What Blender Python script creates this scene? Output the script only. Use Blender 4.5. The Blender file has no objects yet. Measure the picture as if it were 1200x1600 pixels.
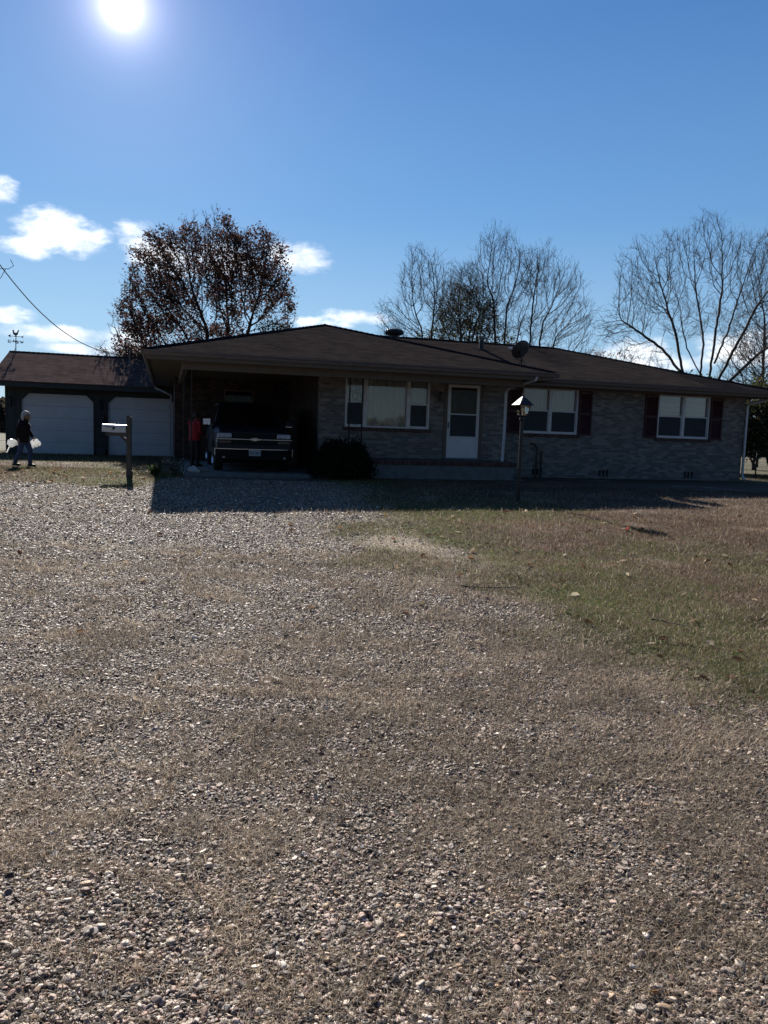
import bpy, math, random
import numpy as np
from mathutils import Vector, Matrix
R = math.radians
random.seed(7)
rng = np.random.default_rng(11)
scene = bpy.context.scene
COL = scene.collection
CAMZ = 1.1

# ------------------------------------------------------------------ noise
def _h(ix, iy, s):
    n = (ix.astype(np.int64) * 374761393 + iy.astype(np.int64) * 668265263 + s * 1442695041) & 0xffffffff
    n = ((n ^ (n >> 13)) * 1274126177) & 0xffffffff
    return ((n ^ (n >> 16)) & 0xffff) / 65535.0
def vnoise(x, y, s=0):
    x = np.asarray(x, float); y = np.asarray(y, float)
    ix = np.floor(x); iy = np.floor(y); fx = x - ix; fy = y - iy
    fx = fx * fx * (3 - 2 * fx); fy = fy * fy * (3 - 2 * fy)
    a = _h(ix, iy, s); b = _h(ix + 1, iy, s); c = _h(ix, iy + 1, s); d = _h(ix + 1, iy + 1, s)
    return a + (b - a) * fx + (c - a) * fy + (a - b - c + d) * fx * fy
def fbm(x, y, s=0, o=4):
    t = 0; a = .5; w = 0
    for k in range(o):
        t = t + a * vnoise(x * 2 ** k, y * 2 ** k, s + k * 17); w += a; a *= .5
    return t / w
def sstep(a, b, x):
    t = np.clip((x - a) / (b - a), 0, 1); return t * t * (3 - 2 * t)

# ------------------------------------------------------------------ terrain
def gz(x, y):
    x = np.asarray(x, float); y = np.asarray(y, float)
    z = np.where(y > 12, -.1 - .0255 * np.clip(18.5 - y, 0, 99), -.266 - .02 * (12 - y))
    z = np.where(y < -6, -.63, z)
    lw = sstep(-4.5, -8, x) * sstep(17, 23, y)
    z = z - .06 * lw
    near = sstep(60, 25, np.abs(x) + np.abs(y - 8))
    z = z + near * (.05 * (fbm(x * .55, y * .55, 3) - .5) + .018 * (fbm(x * 2.3, y * 2.3, 9) - .5)) * sstep(19, 16.5, y)
    rut = np.exp(-((x + 1.6 - .35 * np.sin(y * .3)) / .28) ** 2) + np.exp(-((x + 3.2 - .35 * np.sin(y * .3)) / .28) ** 2)
    z = z - .02 * rut * near * sstep(18, 15, y)
    return z
# lawn edge along the right of the drive
_ey = np.array([-30, 0., 2.5, 3.4, 4.3, 5.7, 8, 10.1, 13.2, 16, 19.4, 21])
_ex = np.array([9.0, 5.2, 3.1, 2.55, 2.1, 1.7, 1.05, .72, .0, -.6, -1.2, -1.2])
def zones(x, y):
    """gravel mask, green amount"""
    n1 = fbm(x * .9, y * .9, 21) - .5
    n2 = fbm(x * 3.1, y * 3.1, 33) - .5
    e = np.interp(y, _ey, _ex)
    wsoft = .22 + .03 * y
    right = sstep(-wsoft, wsoft, x - e + 1.3 * n1 + .7 * n2)
    left = sstep(-.25, .25, y - 15.75 + 1.2 * n1 + .7 * n2) * sstep(-4.9, -5.3, x + .5 * n1)
    far = sstep(24, 26, y) + sstep(-30, -34, y)
    lawn = np.clip(np.maximum(np.maximum(right, left), far), 0, 1)
    patch = sstep(.64, .74, fbm(x * .7 + 9, y * .7, 55)) * .8 * sstep(7, 9, y)
    lawn = np.maximum(lawn, patch * sstep(-2.5, -.8, x))
    d = x - e
    green = np.clip(.70 - .17 * d + 2.0 * (fbm(x * .45, y * .45, 71) - .5) + 1.1 * n2, 0, 1)
    green = np.where(x < -4.5, np.clip(.5 + .14 * (x + 9) + 1.6 * n1, 0, 1), green)
    green = np.where(y > 24, .6, green)
    return 1 - lawn, green
def dust(x, y):
    return np.clip(1.15 * np.exp(-((x - .35 - .12 * (10 - y)) / .55) ** 2 - ((y - 9.7) / 1.5) ** 2) + .9 * (fbm(x * 1.2, y * 1.2, 77, 4) - .62) * 3 * sstep(4, 8, y), 0, 1)

# ------------------------------------------------------------------ helpers
def tag(o, label=None, cat=None, group=None, kind=None):
    if label: o['label'] = label
    if cat: o['category'] = cat
    if group: o['group'] = group
    if kind: o['kind'] = kind
    return o
def empty(name, loc=(0, 0, 0), rz=0, parent=None):
    o = bpy.data.objects.new(name, None); COL.objects.link(o)
    o.location = loc; o.rotation_euler = (0, 0, rz); o.empty_display_size = .2
    if parent: o.parent = parent
    return o
def frame(a):
    a = Vector(a).normalized()
    u = Vector((0, 0, 1)) if abs(a.z) < .9 else Vector((1, 0, 0))
    p = a.cross(u).normalized(); q = p.cross(a).normalized()
    return a, p, q
class MB:
    def __init__(s): s.v = []; s.f = []; s.m = []; s.sm = []; s.mi = 0; s.smooth = False
    def add(s, vs, fs):
        b = len(s.v); s.v += [tuple(v) for v in vs]
        for f in fs: s.f.append([i + b for i in f]); s.m.append(s.mi); s.sm.append(s.smooth)
        return s
    def box(s, x0, x1, y0, y1, z0, z1, bev=0):
        if bev <= 0:
            vs = [(x, y, z) for z in (z0, z1) for y in (y0, y1) for x in (x0, x1)]
            return s.add(vs, [(0, 2, 3, 1), (4, 5, 7, 6), (0, 1, 5, 4), (2, 6, 7, 3), (0, 4, 6, 2), (1, 3, 7, 5)])
        b = bev; vs = []; ids = {}
        def V(p):
            if p not in ids: ids[p] = len(vs); vs.append(p)
            return ids[p]
        X, Y, Z = (x0, x1), (y0, y1), (z0, z1); sg = (1, -1)
        def P(i, j, k, ax):
            x = X[i] + (0 if ax == 0 else b * sg[i]); y = Y[j] + (0 if ax == 1 else b * sg[j]); z = Z[k] + (0 if ax == 2 else b * sg[k])
            return V((x, y, z))
        fs = []
        for i in (0, 1):
            q = [P(i, 0, 0, 0), P(i, 1, 0, 0), P(i, 1, 1, 0), P(i, 0, 1, 0)]; fs.append(q if i else q[::-1])
            q = [P(0, i, 0, 1), P(0, i, 1, 1), P(1, i, 1, 1), P(1, i, 0, 1)]; fs.append(q if i else q[::-1])
            q = [P(0, 0, i, 2), P(1, 0, i, 2), P(1, 1, i, 2), P(0, 1, i, 2)]; fs.append(q if i else q[::-1])
        for i in (0, 1):
            for j in (0, 1):
                fs.append([P(i, j, 0, 0), P(i, j, 1, 0), P(i, j, 1, 1), P(i, j, 0, 1)])
                fs.append([P(i, 0, j, 0), P(i, 1, j, 0), P(i, 1, j, 2), P(i, 0, j, 2)])
                fs.append([P(0, i, j, 1), P(1, i, j, 1), P(1, i, j, 2), P(0, i, j, 2)])
                for k in (0, 1): fs.append([P(i, j, k, 0), P(i, j, k, 1), P(i, j, k, 2)])
        return s.add(vs, fs)
    def tube(s, pts, rad, n=8, caps=True, sx=1, sy=1, up=None):
        pts = [Vector(p) for p in pts]
        if not hasattr(rad, '__len__'): rad = [rad] * len(pts)
        vs = []; fs = []; pq = None
        for i, p in enumerate(pts):
            t = (pts[min(i + 1, len(pts) - 1)] - pts[max(i - 1, 0)])
            if t.length < 1e-9: t = Vector((0, 0, 1))
            t.normalize()
            if pq is None:
                if up is not None: a = Vector(up) - t * t.dot(Vector(up)); a.normalize()
                else: _, a, _ = frame(t)
            else: a = pq - t * t.dot(pq); a.normalize()
            pq = a; b = t.cross(a)
            for k in range(n):
                w = 2 * math.pi * k / n
                vs.append(p + a * (math.cos(w) * rad[i] * sx) + b * (math.sin(w) * rad[i] * sy))
        for i in range(len(pts) - 1):
            for k in range(n):
                k2 = (k + 1) % n
                fs.append((i * n + k, i * n + k2, (i + 1) * n + k2, (i + 1) * n + k))
        if caps: fs.append(tuple(range(n - 1, -1, -1))); fs.append(tuple((len(pts) - 1) * n + k for k in range(n)))
        return s.add(vs, fs)
    def ring_loft(s, rings, caps=True):
        n = len(rings[0]); vs = [v for r in rings for v in r]; fs = []
        for i in range(len(rings) - 1):
            for k in range(n):
                k2 = (k + 1) % n; fs.append((i * n + k, i * n + k2, (i + 1) * n + k2, (i + 1) * n + k))
        if caps: fs.append(tuple(range(n - 1, -1, -1))); fs.append(tuple((len(rings) - 1) * n + k for k in range(n)))
        return s.add(vs, fs)
    def ball(s, c, r, n=10, sx=1, sy=1, sz=1, m=7):
        c = Vector(c); vs = [c + Vector((0, 0, -r * sz))]; fs = []
        for i in range(1, m):
            a = -math.pi / 2 + math.pi * i / m
            for k in range(n):
                w = 2 * math.pi * k / n
                vs.append(c + Vector((math.cos(a) * math.cos(w) * r * sx, math.cos(a) * math.sin(w) * r * sy, math.sin(a) * r * sz)))
        vs.append(c + Vector((0, 0, r * sz))); L = len(vs) - 1
        for k in range(n):
            k2 = (k + 1) % n
            fs.append((0, 1 + k2, 1 + k)); fs.append((L, L - n + k, L - n + k2))
            for i in range(m - 2): fs.append((1 + i * n + k, 1 + i * n + k2, 1 + (i + 1) * n + k2, 1 + (i + 1) * n + k))
        return s.add(vs, fs)
    def prism(s, poly, y0, y1):      # polygon in x,z extruded along y
        n = len(poly)
        vs = [(x, y0, z) for x, z in poly] + [(x, y1, z) for x, z in poly]
        fs = [tuple(range(n)), tuple(range(2 * n - 1, n - 1, -1))] + [((k + 1) % n, k, n + k, n + (k + 1) % n) for k in range(n)]
        return s.add(vs, fs)
    def build(s, name, mats, parent=None, loc=None):
        me = bpy.data.meshes.new(name); me.from_pydata(s.v, [], s.f); me.update()
        if not isinstance(mats, (list, tuple)): mats = [mats]
        for m in mats: me.materials.append(m)
        if len(me.polygons):
            me.polygons.foreach_set('material_index', s.m); me.polygons.foreach_set('use_smooth', s.sm)
        uv = me.uv_layers.new(name='UVMap'); co = me.vertices
        for p in me.polygons:
            n = p.normal
            if abs(n.z) > .98: t = Vector((1, 0, 0)); b = Vector((0, 1, 0))
            else:
                t = Vector((0, 0, 1)).cross(n); t.normalize(); b = n.cross(t)
            for li in p.loop_indices:
                c = co[me.loops[li].vertex_index].co
                uv.data[li].uv = (c.dot(t), c.dot(b))
        o = bpy.data.objects.new(name, me); COL.objects.link(o)
        if parent: o.parent = parent
        if loc: o.location = loc
        return o
def np_mesh(name, V, F, nper, mat_, colors=None, smooth=False, parent=None):
    """V (n,3) F flat index array, nper verts per face (int or array)"""
    me = bpy.data.meshes.new(name)
    V = np.ascontiguousarray(V, np.float32); F = np.ascontiguousarray(F, np.int32).ravel()
    if np.isscalar(nper): cnt = np.full(len(F) // nper, nper, np.int32)
    else: cnt = np.asarray(nper, np.int32)
    me.vertices.add(len(V)); me.vertices.foreach_set('co', V.ravel())
    me.loops.add(len(F)); me.loops.foreach_set('vertex_index', F)
    me.polygons.add(len(cnt)); st = np.concatenate([[0], np.cumsum(cnt)[:-1]]).astype(np.int32)
    me.polygons.foreach_set('loop_start', st)
    me.polygons.foreach_set('use_smooth', np.full(len(cnt), smooth) if np.isscalar(smooth) else smooth)
    if colors is not None:
        ca = me.color_attributes.new('Col', 'FLOAT_COLOR', 'POINT')
        c4 = np.ones((len(V), 4), np.float32); c4[:, :3] = colors; ca.data.foreach_set('color', c4.ravel())
    me.materials.append(mat_); me.update(calc_edges=True)
    o = bpy.data.objects.new(name, me); COL.objects.link(o)
    if parent: o.parent = parent
    return o

# ------------------------------------------------------------------ materials
class NT:
    def __init__(s, name):
        s.m = bpy.data.materials.new(name); s.m.use_nodes = True; s.t = s.m.node_tree; s.t.nodes.clear()
        s.out = s.n('ShaderNodeOutputMaterial')
    def n(s, typ, **kw):
        nd = s.t.nodes.new(typ)
        for k, v in kw.items():
            if k.startswith('i_'):
                key = k[2:].replace('_', ' '); nd.inputs[key].default_value = v
            else: setattr(nd, k, v)
        return nd
    def l(s, a, b): s.t.links.new(a, b)
    def ramp(s, fac, stops, interp='LINEAR'):
        r = s.n('ShaderNodeValToRGB'); r.color_ramp.interpolation = interp
        e = r.color_ramp.elements
        while len(e) < len(stops): e.new(.5)
        for i, (p, c) in enumerate(stops):
            e[i].position = p; e[i].color = (*c, 1) if len(c) == 3 else c
        s.l(fac, r.inputs['Fac']); return r.outputs['Color']
    def mix(s, fac, a, b, mode='MIX'):
        m = s.n('ShaderNodeMix', data_type='RGBA', blend_type=mode)
        for key, v in ((0, fac), (6, a), (7, b)):
            if hasattr(v, 'node'): s.l(v, m.inputs[key])
            else: m.inputs[key].default_value = v if key == 0 else (*v, 1)
        return m.outputs[2]
def simple(name, c, rough=.7, var=.15, scale=6, metallic=0, bump=.0, c2=None, coat=0, spec=.5, stretch=None):
    t = NT(name); b = t.n('ShaderNodeBsdfPrincipled')
    b.inputs['Roughness'].default_value = rough; b.inputs['Metallic'].default_value = metallic
    b.inputs['Coat Weight'].default_value = coat; b.inputs['Specular IOR Level'].default_value = spec
    tc = t.n('ShaderNodeTexCoord'); mp = t.n('ShaderNodeMapping'); t.l(tc.outputs['Object'], mp.inputs['Vector'])
    if stretch: mp.inputs['Scale'].default_value = stretch
    nz = t.n('ShaderNodeTexNoise', i_Scale=scale, i_Detail=6.0, i_Roughness=.65); t.l(mp.outputs[0], nz.inputs['Vector'])
    a = tuple(max(0, x * (1 - var)) for x in c); d = c2 or tuple(min(1, x * (1 + var)) for x in c)
    t.l(t.ramp(nz.outputs['Fac'], [(.3, a), (.7, d)]), b.inputs['Base Color'])
    rr = t.n('ShaderNodeMapRange'); t.l(nz.outputs['Fac'], rr.inputs[0]); rr.inputs[3].default_value = max(0, rough - .08); rr.inputs[4].default_value = min(1, rough + .08)
    t.l(rr.outputs[0], b.inputs['Roughness'])
    if bump:
        bp = t.n('ShaderNodeBump', i_Strength=bump, i_Distance=.01); t.l(nz.outputs['Fac'], bp.inputs['Height']); t.l(bp.outputs[0], b.inputs['Normal'])
    t.l(b.outputs[0], t.out.inputs[0]); return t.m
def brick_mat(name, c1, c2, c3, mortar, bw=.21, rh=.075):
    t = NT(name); b = t.n('ShaderNodeBsdfPrincipled', i_Roughness=.9)
    uv = t.n('ShaderNodeUVMap'); 
    br = t.n('ShaderNodeTexBrick', i_Scale=1.0, offset=.5)
    br.inputs['Brick Width'].default_value = bw; br.inputs['Row Height'].default_value = rh
    br.inputs['Mortar Size'].default_value = .006; br.inputs['Mortar Smooth'].default_value = .3; br.inputs['Bias'].default_value = -.1
    br.inputs['Color1'].default_value = (0, 0, 0, 1); br.inputs['Color2'].default_value = (1, 1, 1, 1); br.inputs['Mortar'].default_value = (.5, .5, .5, 1)
    t.l(uv.outputs[0], br.inputs['Vector'])
    col = t.ramp(br.outputs['Color'], [(0, c3), (.22, c3), (.4, c1), (.7, c2), (1, tuple(x * 1.25 for x in c2))])
    mp = t.n('ShaderNodeMapping'); mp.inputs['Scale'].default_value = (.9, 4, 1); t.l(uv.outputs[0], mp.inputs[0])
    nz = t.n('ShaderNodeTexNoise', i_Scale=1.6, i_Detail=5.0); t.l(mp.outputs[0], nz.inputs['Vector'])
    col = t.mix(.45, col, t.ramp(nz.outputs['Fac'], [(.3, (.6, .6, .63)), (.7, (1.1, 1.08, 1.05))]), 'MULTIPLY')
    nf = t.n('ShaderNodeTexNoise', i_Scale=60.0, i_Detail=3.0); t.l(uv.outputs[0], nf.inputs['Vector'])
    col = t.mix(.4, col, nf.outputs['Fac'], 'OVERLAY')
    col = t.mix(br.outputs['Fac'], col, mortar)
    t.l(col, b.inputs['Base Color'])
    h = t.n('ShaderNodeMath', operation='SUBTRACT'); t.l(nf.outputs['Fac'], h.inputs[0]); t.l(br.outputs['Fac'], h.inputs[1])
    bp = t.n('ShaderNodeBump', i_Strength=.7, i_Distance=.008); t.l(h.outputs[0], bp.inputs['Height']); t.l(bp.outputs[0], b.inputs['Normal'])
    t.l(b.outputs[0], t.out.inputs[0]); return t.m
def shingle_mat(name, c1, c2, c3):
    t = NT(name); b = t.n('ShaderNodeBsdfDiffuse') if False else t.n('ShaderNodeBsdfPrincipled', i_Roughness=1.0)
    b.inputs['Specular IOR Level'].default_value = 0
    uv = t.n('ShaderNodeUVMap')
    br = t.n('ShaderNodeTexBrick', i_Scale=1.0, offset=.37)
    br.inputs['Brick Width'].default_value = .3; br.inputs['Row Height'].default_value = .14
    br.inputs['Mortar Size'].default_value = .006; br.inputs['Mortar Smooth'].default_value = .0; br.inputs['Bias'].default_value = 0
    br.inputs['Color1'].default_value = (0, 0, 0, 1); br.inputs['Color2'].default_value = (1, 1, 1, 1); br.inputs['Mortar'].default_value = (.1, .1, .1, 1)
    t.l(uv.outputs[0], br.inputs['Vector'])
    col = t.ramp(br.outputs['Color'], [(0, c1), (.5, c2), (1, c3)])
    n1 = t.n('ShaderNodeTexNoise', i_Scale=.8, i_Detail=4.0); t.l(uv.outputs[0], n1.inputs['Vector'])
    col = t.mix(.6, col, t.ramp(n1.outputs['Fac'], [(.3, (.8, .79, .79)), (.7, (1.15, 1.1, 1.08))]), 'MULTIPLY')
    mp = t.n('ShaderNodeMapping'); mp.inputs['Scale'].default_value = (5, .5, 1); t.l(uv.outputs[0], mp.inputs[0])
    n3 = t.n('ShaderNodeTexNoise', i_Scale=1.0, i_Detail=3.0); t.l(mp.outputs[0], n3.inputs['Vector'])
    col = t.mix(.12, col, t.ramp(n3.outputs['Fac'], [(.35, (.6, .6, .62)), (.65, (1.1, 1.1, 1.1))]), 'MULTIPLY')
    n2 = t.n('ShaderNodeTexNoise', i_Scale=220.0, i_Detail=2.0); t.l(uv.outputs[0], n2.inputs['Vector'])
    col = t.mix(.6, col, n2.outputs['Fac'], 'OVERLAY')
    t.l(col, b.inputs['Base Color'])
    # each course is a wedge: height falls away up the slope
    sx = t.n('ShaderNodeSeparateXYZ'); t.l(uv.outputs[0], sx.inputs[0])
    dv = t.n('ShaderNodeMath', operation='DIVIDE'); t.l(sx.outputs[1], dv.inputs[0]); dv.inputs[1].default_value = .14
    fr = t.n('ShaderNodeMath', operation='FRACT'); t.l(dv.outputs[0], fr.inputs[0])
    iv = t.n('ShaderNodeMath', operation='SUBTRACT'); iv.inputs[0].default_value = 1; t.l(fr.outputs[0], iv.inputs[1])
    ad = t.n('ShaderNodeMath', operation='MULTIPLY_ADD'); t.l(n2.outputs['Fac'], ad.inputs[0]); ad.inputs[1].default_value = .5; t.l(iv.outputs[0], ad.inputs[2])
    bp = t.n('ShaderNodeBump', i_Strength=.8, i_Distance=.012); t.l(ad.outputs[0], bp.inputs['Height']); t.l(bp.outputs[0], b.inputs['Normal'])
    t.l(b.outputs[0], t.out.inputs[0]); return t.m
def attr_mat(name, rough=.8, trans=0, spec=.5, noise=0):
    t = NT(name); b = t.n('ShaderNodeBsdfPrincipled', i_Roughness=rough); b.inputs['Specular IOR Level'].default_value = spec
    a = t.n('ShaderNodeAttribute', attribute_name='Col'); c = a.outputs['Color']
    if noise:
        tc = t.n('ShaderNodeTexCoord'); nz = t.n('ShaderNodeTexNoise', i_Scale=noise, i_Detail=3.0); t.l(tc.outputs['Object'], nz.inputs[0])
        c = t.mix(.55, c, nz.outputs['Fac'], 'OVERLAY')
    t.l(c, b.inputs['Base Color'])
    if trans:
        tr = t.n('ShaderNodeBsdfTranslucent'); t.l(c, tr.inputs[0]); mx = t.n('ShaderNodeMixShader'); mx.inputs[0].default_value = trans
        t.l(b.outputs[0], mx.inputs[1]); t.l(tr.outputs[0], mx.inputs[2]); t.l(mx.outputs[0], t.out.inputs[0])
    else: t.l(b.outputs[0], t.out.inputs[0])
    return t.m
def glass_mat(name, tint=(1, 1, 1), refl=.04):
    t = NT(name)
    tr = t.n('ShaderNodeBsdfTransparent'); tr.inputs[0].default_value = (*tint, 1)
    gl = t.n('ShaderNodeBsdfGlossy'); gl.inputs['Roughness'].default_value = .02
    fr = t.n('ShaderNodeFresnel', i_IOR=1.5); mu = t.n('ShaderNodeMath', operation='MULTIPLY_ADD'); t.l(fr.outputs[0], mu.inputs[0]); mu.inputs[1].default_value = 1.5; mu.inputs[2].default_value = refl
    tc = t.n('ShaderNodeTexCoord'); nz = t.n('ShaderNodeTexNoise', i_Scale=1.5); t.l(tc.outputs['Object'], nz.inputs[0])
    bp = t.n('ShaderNodeBump', i_Strength=.05, i_Distance=.02); t.l(nz.outputs['Fac'], bp.inputs['Height']); t.l(bp.outputs[0], gl.inputs['Normal'])
    mx = t.n('ShaderNodeMixShader'); t.l(mu.outputs[0], mx.inputs[0]); t.l(tr.outputs[0], mx.inputs[1]); t.l(gl.outputs[0], mx.inputs[2])
    t.l(mx.outputs[0], t.out.inputs[0]); return t.m

M = {}
M['brick'] = brick_mat('brick', (.225, .21, .195), (.285, .265, .245), (.165, .158, .155), (.26, .245, .235))
M['brick_dark_shade'] = brick_mat('brick_warm_shade', (.065, .04, .035), (.09, .058, .05), (.04, .028, .025), (.065, .055, .05))
M['brick_edge'] = brick_mat('brick_edge', (.10, .05, .045), (.14, .07, .062), (.07, .035, .033), (.13, .11, .10), .07, .2)
M['roof'] = shingle_mat('roof_shingle', (.030, .0255, .0245), (.038, .0325, .031), (.047, .0405, .038))
M['roof2'] = shingle_mat('garage_shingle', (.075, .058, .054), (.095, .073, .067), (.12, .09, .082))
M['tan'] = simple('tan_paint', (.14, .115, .095), .6, .12, 5)
M['gutter'] = simple('gutter_paint', (.16, .135, .13), .45, .1, 4)
M['soffit'] = simple('soffit_paint', (.12, .10, .085), .7, .15, 3)
M['white_al'] = simple('white_aluminium', (.72, .72, .74), .4, .1, 5)
M['spout'] = simple('downspout_paint', (.62, .63, .66), .45, .15, 5)
M['shutter'] = simple('maroon_shutter', (.06, .016, .022), .6, .2, 8)
M['black'] = simple('black_metal', (.014, .014, .016), .45, .3, 12)
M['iron'] = simple('wrought_iron', (.012, .012, .013), .6, .3, 20)
M['concrete'] = simple('concrete', (.17, .18, .18), .9, .3, 4, bump=.5)
M['door_white'] = simple('door_panel', (.72, .74, .78), .45, .08, 3)
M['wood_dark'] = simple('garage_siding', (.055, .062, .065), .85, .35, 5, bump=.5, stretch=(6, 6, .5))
M['garage_door'] = simple('garage_door_paint', (.66, .69, .75), .5, .07, 2)
M['trim_black'] = simple('door_trim', (.02, .022, .03), .6, .2, 6)
M['interior'] = simple('interior', (.05, .045, .04), .95, .3, 2)
M['glass'] = glass_mat('window_glass')
M['glass_dim'] = glass_mat('shaded_glass', (.8, .8, .8), -.045)
M['curtain'] = simple('curtain', (.50, .51, .50), .9, .25, 3, stretch=(9, 1, .3))
M['blind'] = simple('window_blind', (.62, .62, .64), .8, .15, 3, stretch=(1, 1, 8))
M['screen'] = simple('insect_screen', (.05, .06, .07), .9, .2, 4)
M['bark'] = simple('bark', (.05, .042, .038), .95, .35, 10, bump=.8)
M['bark_light'] = simple('bark_light', (.07, .062, .055), .95, .3, 10, bump=.8)
M['leaf'] = attr_mat('leaves', .8, .35, .12)
M['grassblade'] = attr_mat('grass_blades', .85, .35, .15)
M['stone'] = attr_mat('pebble_stone', .65, 0, .22, 110)
M['white_paint'] = simple('white_painted_metal', (.62, .62, .64), .35, .08, 6)
M['post_wood'] = simple('weathered_post', (.10, .085, .07), .9, .35, 6, bump=.7, stretch=(5, 5, .6))
M['lampglass'] = glass_mat('lamp_glass', (.75, .72, .62), .12)
M['dish'] = simple('dish_grey', (.035, .037, .042), .5, .2, 5)

# ------------------------------------------------------------------ camera
cam = bpy.data.cameras.new('camera'); camo = bpy.data.objects.new('camera', cam); COL.objects.link(camo)
scene.camera = camo
F_PX = 1200.
cam.sensor_fit = 'VERTICAL'; cam.sensor_height = 36; cam.lens = 36 * F_PX / 1600; cam.clip_end = 4000; cam.clip_start = .05
pitch = math.atan(122 / 1200); roll = .033
Fv = Vector((0, math.cos(pitch), -math.sin(pitch))); Uv = Vector((0, math.sin(pitch), math.cos(pitch))); Rv = Vector((1, 0, 0))
R2 = Rv * math.cos(roll) + Uv * math.sin(roll); U2 = Uv * math.cos(roll) - Rv * math.sin(roll)
mw = Matrix((R2, U2, -Fv)).transposed().to_4x4(); mw.translation = Vector((0, 0, CAMZ)); camo.matrix_world = mw

# ------------------------------------------------------------------ light
SUN = Vector((-.29172, .8516, .43552)).normalized()
sun_el = math.asin(SUN.z); sun_az = math.atan2(SUN.x, SUN.y)      # azimuth from +Y towards +X
ld = bpy.data.lights.new('sun', 'SUN'); ld.energy = SUN_E = 5.0; ld.angle = R(.53); ld.color = (1, .94, .86)
lo = bpy.data.objects.new('sun', ld); COL.objects.link(lo); lo.rotation_euler = SUN.to_track_quat('Z', 'Y').to_euler()
w = bpy.data.worlds.new('World'); scene.world = w; w.use_nodes = True; wt = w.node_tree; wt.nodes.clear()
def wn(t, **kw):
    nd = wt.nodes.new(t)
    for k, v in kw.items(): setattr(nd, k, v)
    return nd
def wmath(op, a, b=None, c=None, clamp=False):
    nd = wn('ShaderNodeMath', operation=op, use_clamp=clamp)
    for i, v in enumerate((a, b, c)):
        if v is None: continue
        if hasattr(v, 'node'): wt.links.new(v, nd.inputs[i])
        else: nd.inputs[i].default_value = v
    return nd.outputs[0]
sky = wn('ShaderNodeTexSky', sky_type='NISHITA', sun_disc=False, sun_elevation=sun_el, sun_rotation=sun_az, altitude=100, air_density=1.0, dust_density=.15, ozone_density=3.0)
tc = wn('ShaderNodeTexCoord'); sep = wn('ShaderNodeSeparateXYZ'); wt.links.new(tc.outputs['Generated'], sep.inputs[0])
X, Y, Z = sep.outputs
az = wmath('MULTIPLY', wmath('ARCTAN2', X, Y), 57.2958); el = wmath('MULTIPLY', wmath('ARCSINE', Z), 57.2958)
nz = wn('ShaderNodeTexNoise'); nz.inputs['Scale'].default_value = 24; nz.inputs['Detail'].default_value = 8; nz.inputs['Roughness'].default_value = .62
mpn = wn('ShaderNodeMapping'); mpn.inputs['Scale'].default_value = (1, 1, 2.2); wt.links.new(tc.outputs['Generated'], mpn.inputs[0]); wt.links.new(mpn.outputs[0], nz.inputs[0])
nfac = wmath('SUBTRACT', nz.outputs['Fac'], .5)
# clouds low in the south: azimuth, elevation, half width, half height (degrees), weight
CL = [(-23.1, 12.4, 2.9, 1.5, 1), (-24.6, 11.4, 2.1, .8, .9), (-20.9, 12.5, 1.9, .6, .9), (-26.4, 14.6, 1.1, .9, 1), (-18.0, 12.6, 1.5, 1.1, .8), (-16.2, 11.5, 2.4, 1.2, .9), (-12.0, 11.6, 2.6, 1.3, .9),
      (-6.7, 12.2, 2.3, 1.0, .95), (-8.0, 12.5, 1.5, .8, .9), (-25.9, 6.9, 1.9, .7, .9), (-23.6, 6.0, 3.8, .65, 1), (-21.5, 5.0, 3.0, .45, .9), (-18.5, 5.6, 1.8, 1.1, .9), (-3.0, 8.4, 2.6, .5, .9), (-5.1, 7.9, 2.2, .45, .8), (-.9, 8.3, 1.6, .45, .8),
      (17.2, 6.2, 2.7, 1.1, .95), (18.6, 5.4, 3.4, 1.0, .9), (24.2, 6.4, 3, 1.2, .9), (-32, 12, 5, 2, 1), (-36, 6, 6, 1.5, 1), (34, 9, 6, 1.6, .8), (-12, 2.6, 9, .9, .6)]
acc = None
for a, e, ra, re, wgt in CL:
    dx = wmath('DIVIDE', wmath('SUBTRACT', az, a), ra); dy = wmath('DIVIDE', wmath('SUBTRACT', el, e), re)
    # flatter base: squeeze below centre
    d2 = wmath('ADD', wmath('MULTIPLY', dx, dx), wmath('MULTIPLY', dy, dy))
    f = wmath('MULTIPLY', wmath('SUBTRACT', 1.0, d2), wgt)
    acc = f if acc is None else wmath('MAXIMUM', acc, f)
dens = wmath('ADD', wmath('MAXIMUM', acc, -1.5), wmath('MULTIPLY', nfac, 3.8))
mr = wn('ShaderNodeMapRange', interpolation_type='SMOOTHSTEP'); wt.links.new(dens, mr.inputs[0]); mr.inputs[1].default_value = -.35; mr.inputs[2].default_value = 1.5
bg = wn('ShaderNodeBackground')
hs = wn('ShaderNodeHueSaturation'); hs.inputs['Saturation'].default_value = 1.1; wt.links.new(sky.outputs[0], hs.inputs['Color'])
SKY_S = .055
dot = wn('ShaderNodeVectorMath', operation='DOT_PRODUCT'); nrm = wn('ShaderNodeVectorMath', operation='NORMALIZE'); wt.links.new(tc.outputs['Generated'], nrm.inputs[0])
wt.links.new(nrm.outputs[0], dot.inputs[0]); dot.inputs[1].default_value = SUN
ang = wmath('MULTIPLY', wmath('ARCCOSINE', wmath('MINIMUM', dot.outputs['Value'], 1.0)), 57.2958)
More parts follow.
